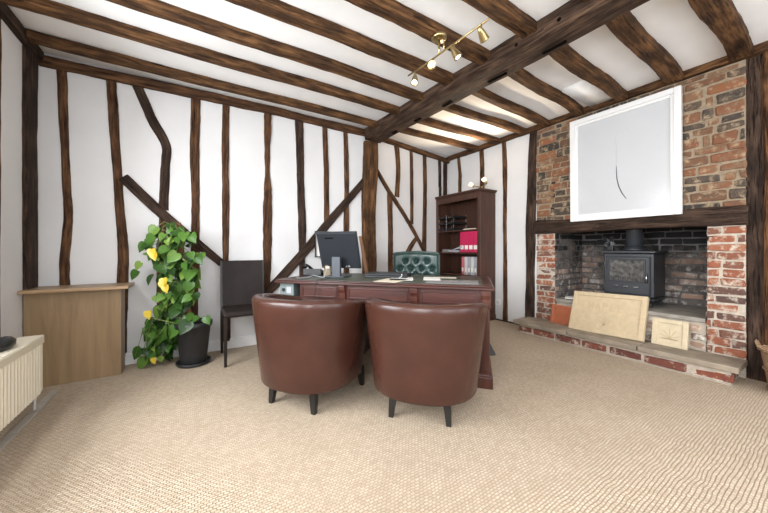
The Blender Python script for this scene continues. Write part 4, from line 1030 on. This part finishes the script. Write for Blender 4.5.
# brass twin lamp on top
la = empty('brass_twin_lamp', (3.58, 2.995, 1.9205), 0, 'brass twin light with two small glowing frosted shades on the bookcase', 'lamp')
m = MB(); m.lathe([(0, 0), (.05, 0), (.052, .008), (.03, .018), (.012, .022), (.010, .05)], n=24, cap=False); m.build('base', 'brass', la, smooth=True)
m = MB(); m.tube(smoothp([(0, .13, .075), (0, .07, .055), (0, 0, .05), (0, -.06, .06), (0, -.09, .085)], 6), .007, 8); m.build('arm', 'brass', la, smooth=True)
for c, dr in (((-.02, .165, .095), Vector((-.5, .5, .45))), ((-.02, -.07, .115), Vector((-.3, .35, .8)))):
    q = dr.normalized().to_track_quat('Z', 'Y').to_matrix()
    m = MB(); m.lathe([(.012, -.045), (.02, -.03), (.022, -.01)], c, 16, T=q); cup = m.build('lamp_cup', 'brass', la, smooth=True)
    m = MB(); m.lathe([(.018, -.015), (.030, .01), (.034, .035), (.028, .05), (0, .055)], c, 20, T=q); m.build('lamp_shade', 'shade', cup, smooth=True)

# ------------------------------------------------------------ leaning board, wall frame, basket
m = MB(); a = on_y(366, 272, 3.44); b = on_y(360.5, 236, 3.44); dx = (b - a) / (b.z - a.z); p0_ = a - dx * a.z; p1_ = b
m.hull([[(p0_.x - .025, 3.38, .0), (p0_.x + .03, 3.38, .0), (p0_.x + .03, 3.40, 0), (p0_.x - .025, 3.40, 0)], [(p1_.x - .012, 3.45, p1_.z), (p1_.x + .022, 3.45, p1_.z), (p1_.x + .022, 3.47, p1_.z), (p1_.x - .012, 3.47, p1_.z)]])
tag(m.build('leaning_board', wood_mat('orange_brown_wood', (.16, .07, .03), (.30, .14, .06)), bevel=.003), 'narrow orange-brown wooden board leaning on the main post behind monitor', 'board')
c0 = on_y(315.3, 231, W1Y - .06); c1 = on_y(334.5, 257, W1Y - .06)
fr = empty('wall_frame', ((c0.x + c1.x) / 2, W1Y - .002, c1.z), 0, 'thin black framed white notice on the back wall behind the monitor', 'picture')
w = c1.x - c0.x; h = c0.z - c1.z
m = MB()
m.box(-w / 2, -w / 2 + .012, -.06, -.038, 0, h); m.box(w / 2 - .012, w / 2, -.06, -.038, 0, h); m.box(-w / 2, w / 2, -.06, -.038, 0, .012); m.box(-w / 2, w / 2, -.06, -.038, h - .012, h); m.build('frame', 'black', fr)
m = MB(); m.box(-w / 2 + .01, w / 2 - .01, -.048, -.040, .01, h - .01); m.box(-.03, .03, -.04, 0, h - .08, h - .02); m.build('notice_sheet', 'paper', fr)
bs = empty('wicker_basket', (3.60, .270, 0), 0, 'tan wicker log basket on the floor at the right edge', 'basket')
m = MB(); m.lathe([(0, 0), (.105, 0), (.11, .01), (.125, .15), (.148, .30), (.153, .318), (.143, .318), (.136, .30), (.112, .15), (.098, .02), (0, .02)], n=36, cap=False); m.build('woven_body', 'wicker', bs, smooth=True)
m = MB()
for z, r in ((.31, .15), (.17, .129), (.025, .114)):
    pts = [(r * math.cos(t), r * math.sin(t), z + .004 * math.sin(t * 18)) for t in [k * 2 * math.pi / 72 for k in range(73)]]
    m.tube(pts, .009, 6)
m.build('woven_bands', 'wicker', bs, smooth=True)
for s in (-1, 1):
    m = MB(); m.tube(smoothp([(-.03, s * .148, .30), (-.025, s * .165, .35), (.025, s * .165, .35), (.03, s * .148, .30)], 5), .008, 8); m.build('handle', 'wicker', bs, smooth=True)

# ------------------------------------------------------------ spotlight bar
sp = empty('spotlight_bar', (1.49, 1.60, 2.45), 0, 'brass ceiling bar with four adjustable spotlights', 'ceiling light')
m = MB(); m.tube([(-.03, .36, 0), (-.01, .18, .0), (.0, 0, .0), (.012, -.18, 0), (.025, -.385, 0)], .0065, 10); m.build('bar', 'brass', sp, smooth=True)
m = MB(); m.lathe([(0, .128), (.055, .128), (.055, .115), (.048, .108), (0, .105)], (.0, .03, 0), n=28, cap=False); m.tube([(0, .03, .106), (0, .03, 0)], .008, 8); m.tube([(0, -.02, .106), (0, -.02, 0)], .005, 8); m.build('ceiling_rose', 'brass', sp, smooth=True)
BR = .72
HD = [((.016, -.335, 0), Vector((.9, .2, -.55)), 1), ((.005, -.115, 0), Vector((.45, -.3, -.8)), 1), ((-.008, .085, 0), Vector((-.75, -.55, -.35)), 1), ((-.024, .28, 0), Vector((-.25, -.2, -.9)), 1)]
for (x, y, z), d, _ in HD:
    d = d.normalized(); q = d.to_track_quat('Z', 'Y').to_matrix(); c = Vector((x, y, -.055))
    m = MB(); m.tube([(x, y, 0), (x, y, -.03), tuple(c)], .005, 8)
    m.lathe([(0, -.035), (.010, -.033), (.017, -.015), (.023, .01), (.029, .045), (.031, .05), (.027, .05), (.021, .02)], c, 20, cap=False, T=q); h_ = m.build('spot_head', 'brass', sp, smooth=True)
    m = MB(); m.lathe([(.014, .030), (.018, .044), (.014, .050), (0, .052)], c, 18, T=q); m.build('bulb', 'bulb', h_, smooth=True)
    l = bpy.data.lights.new('spot_glow', 'SPOT'); l.energy = 14; l.color = (1, .85, .66); l.spot_size = 1.5; l.spot_blend = .8; l.shadow_soft_size = .03
    lo = bpy.data.objects.new('spot_glow', l); COL.objects.link(lo); lo.location = Vector((1.49, 1.60, 2.45)) + c + d * .075; lo.rotation_euler = (-d).to_track_quat('Z', 'Y').to_euler()
for p, e, d in (((3.48, 3.19, 2.09), 60, Vector((-.8, -.35, .62))), ((3.50, 2.95, 2.12), 75, Vector((-.7, -.65, .5)))):
    l = bpy.data.lights.new('lamp_glow', 'SPOT'); l.energy = e; l.color = (1, .82, .60); l.shadow_soft_size = .035; l.spot_size = 2.2; l.spot_blend = 1
    lo = bpy.data.objects.new('lamp_glow', l); COL.objects.link(lo); lo.location = p; lo.rotation_euler = (-d).to_track_quat('Z', 'Y').to_euler()

# ------------------------------------------------------------ daylight through the windows
def daylight(loc, rot, sx, sy, e, col=(.93, .97, 1)):
    l = bpy.data.lights.new('daylight', 'AREA'); l.shape = 'RECTANGLE'; l.size = sx; l.size_y = sy; l.energy = e; l.color = col
    o = bpy.data.objects.new('daylight', l); COL.objects.link(o); o.location = loc; o.rotation_euler = rot
for h in WINL: daylight((LX - .26, (h[0] + h[1]) / 2, 1.55), (0, -math.pi / 2 + .35, 0), 1.4, h[1] - h[0], 165)
for h in FILL_WINF: daylight(((h[0] + h[1]) / 2, -2.05, 1.55), (math.pi / 2 - .35, 0, 0), h[1] - h[0], 1.7, 68)  # fill light through the added front windows
w = bpy.data.worlds.new('world'); SC.world = w; w.use_nodes = True
w.node_tree.nodes['Background'].inputs[0].default_value = (.85, .92, 1, 1); w.node_tree.nodes['Background'].inputs[1].default_value = 2.0

# ------------------------------------------------------------ camera
cam = bpy.data.cameras.new('camera'); co = bpy.data.objects.new('camera', cam); COL.objects.link(co); SC.camera = co
cam.sensor_width = 36; cam.lens = 36 * F / 768; cam.shift_y = -7.5 / 768; cam.clip_start = .02
co.location = (0, 0, CH); co.rotation_euler = (math.pi / 2, 0, -math.atan2(CS, CC))
SC.view_settings.view_transform = 'Standard'; SC.view_settings.look = 'None'; SC.view_settings.gamma = 1
SC.view_settings.exposure = -0.27
SC.cycles.max_bounces = 10; SC.cycles.diffuse_bounces = 6; SC.cycles.use_denoising = True
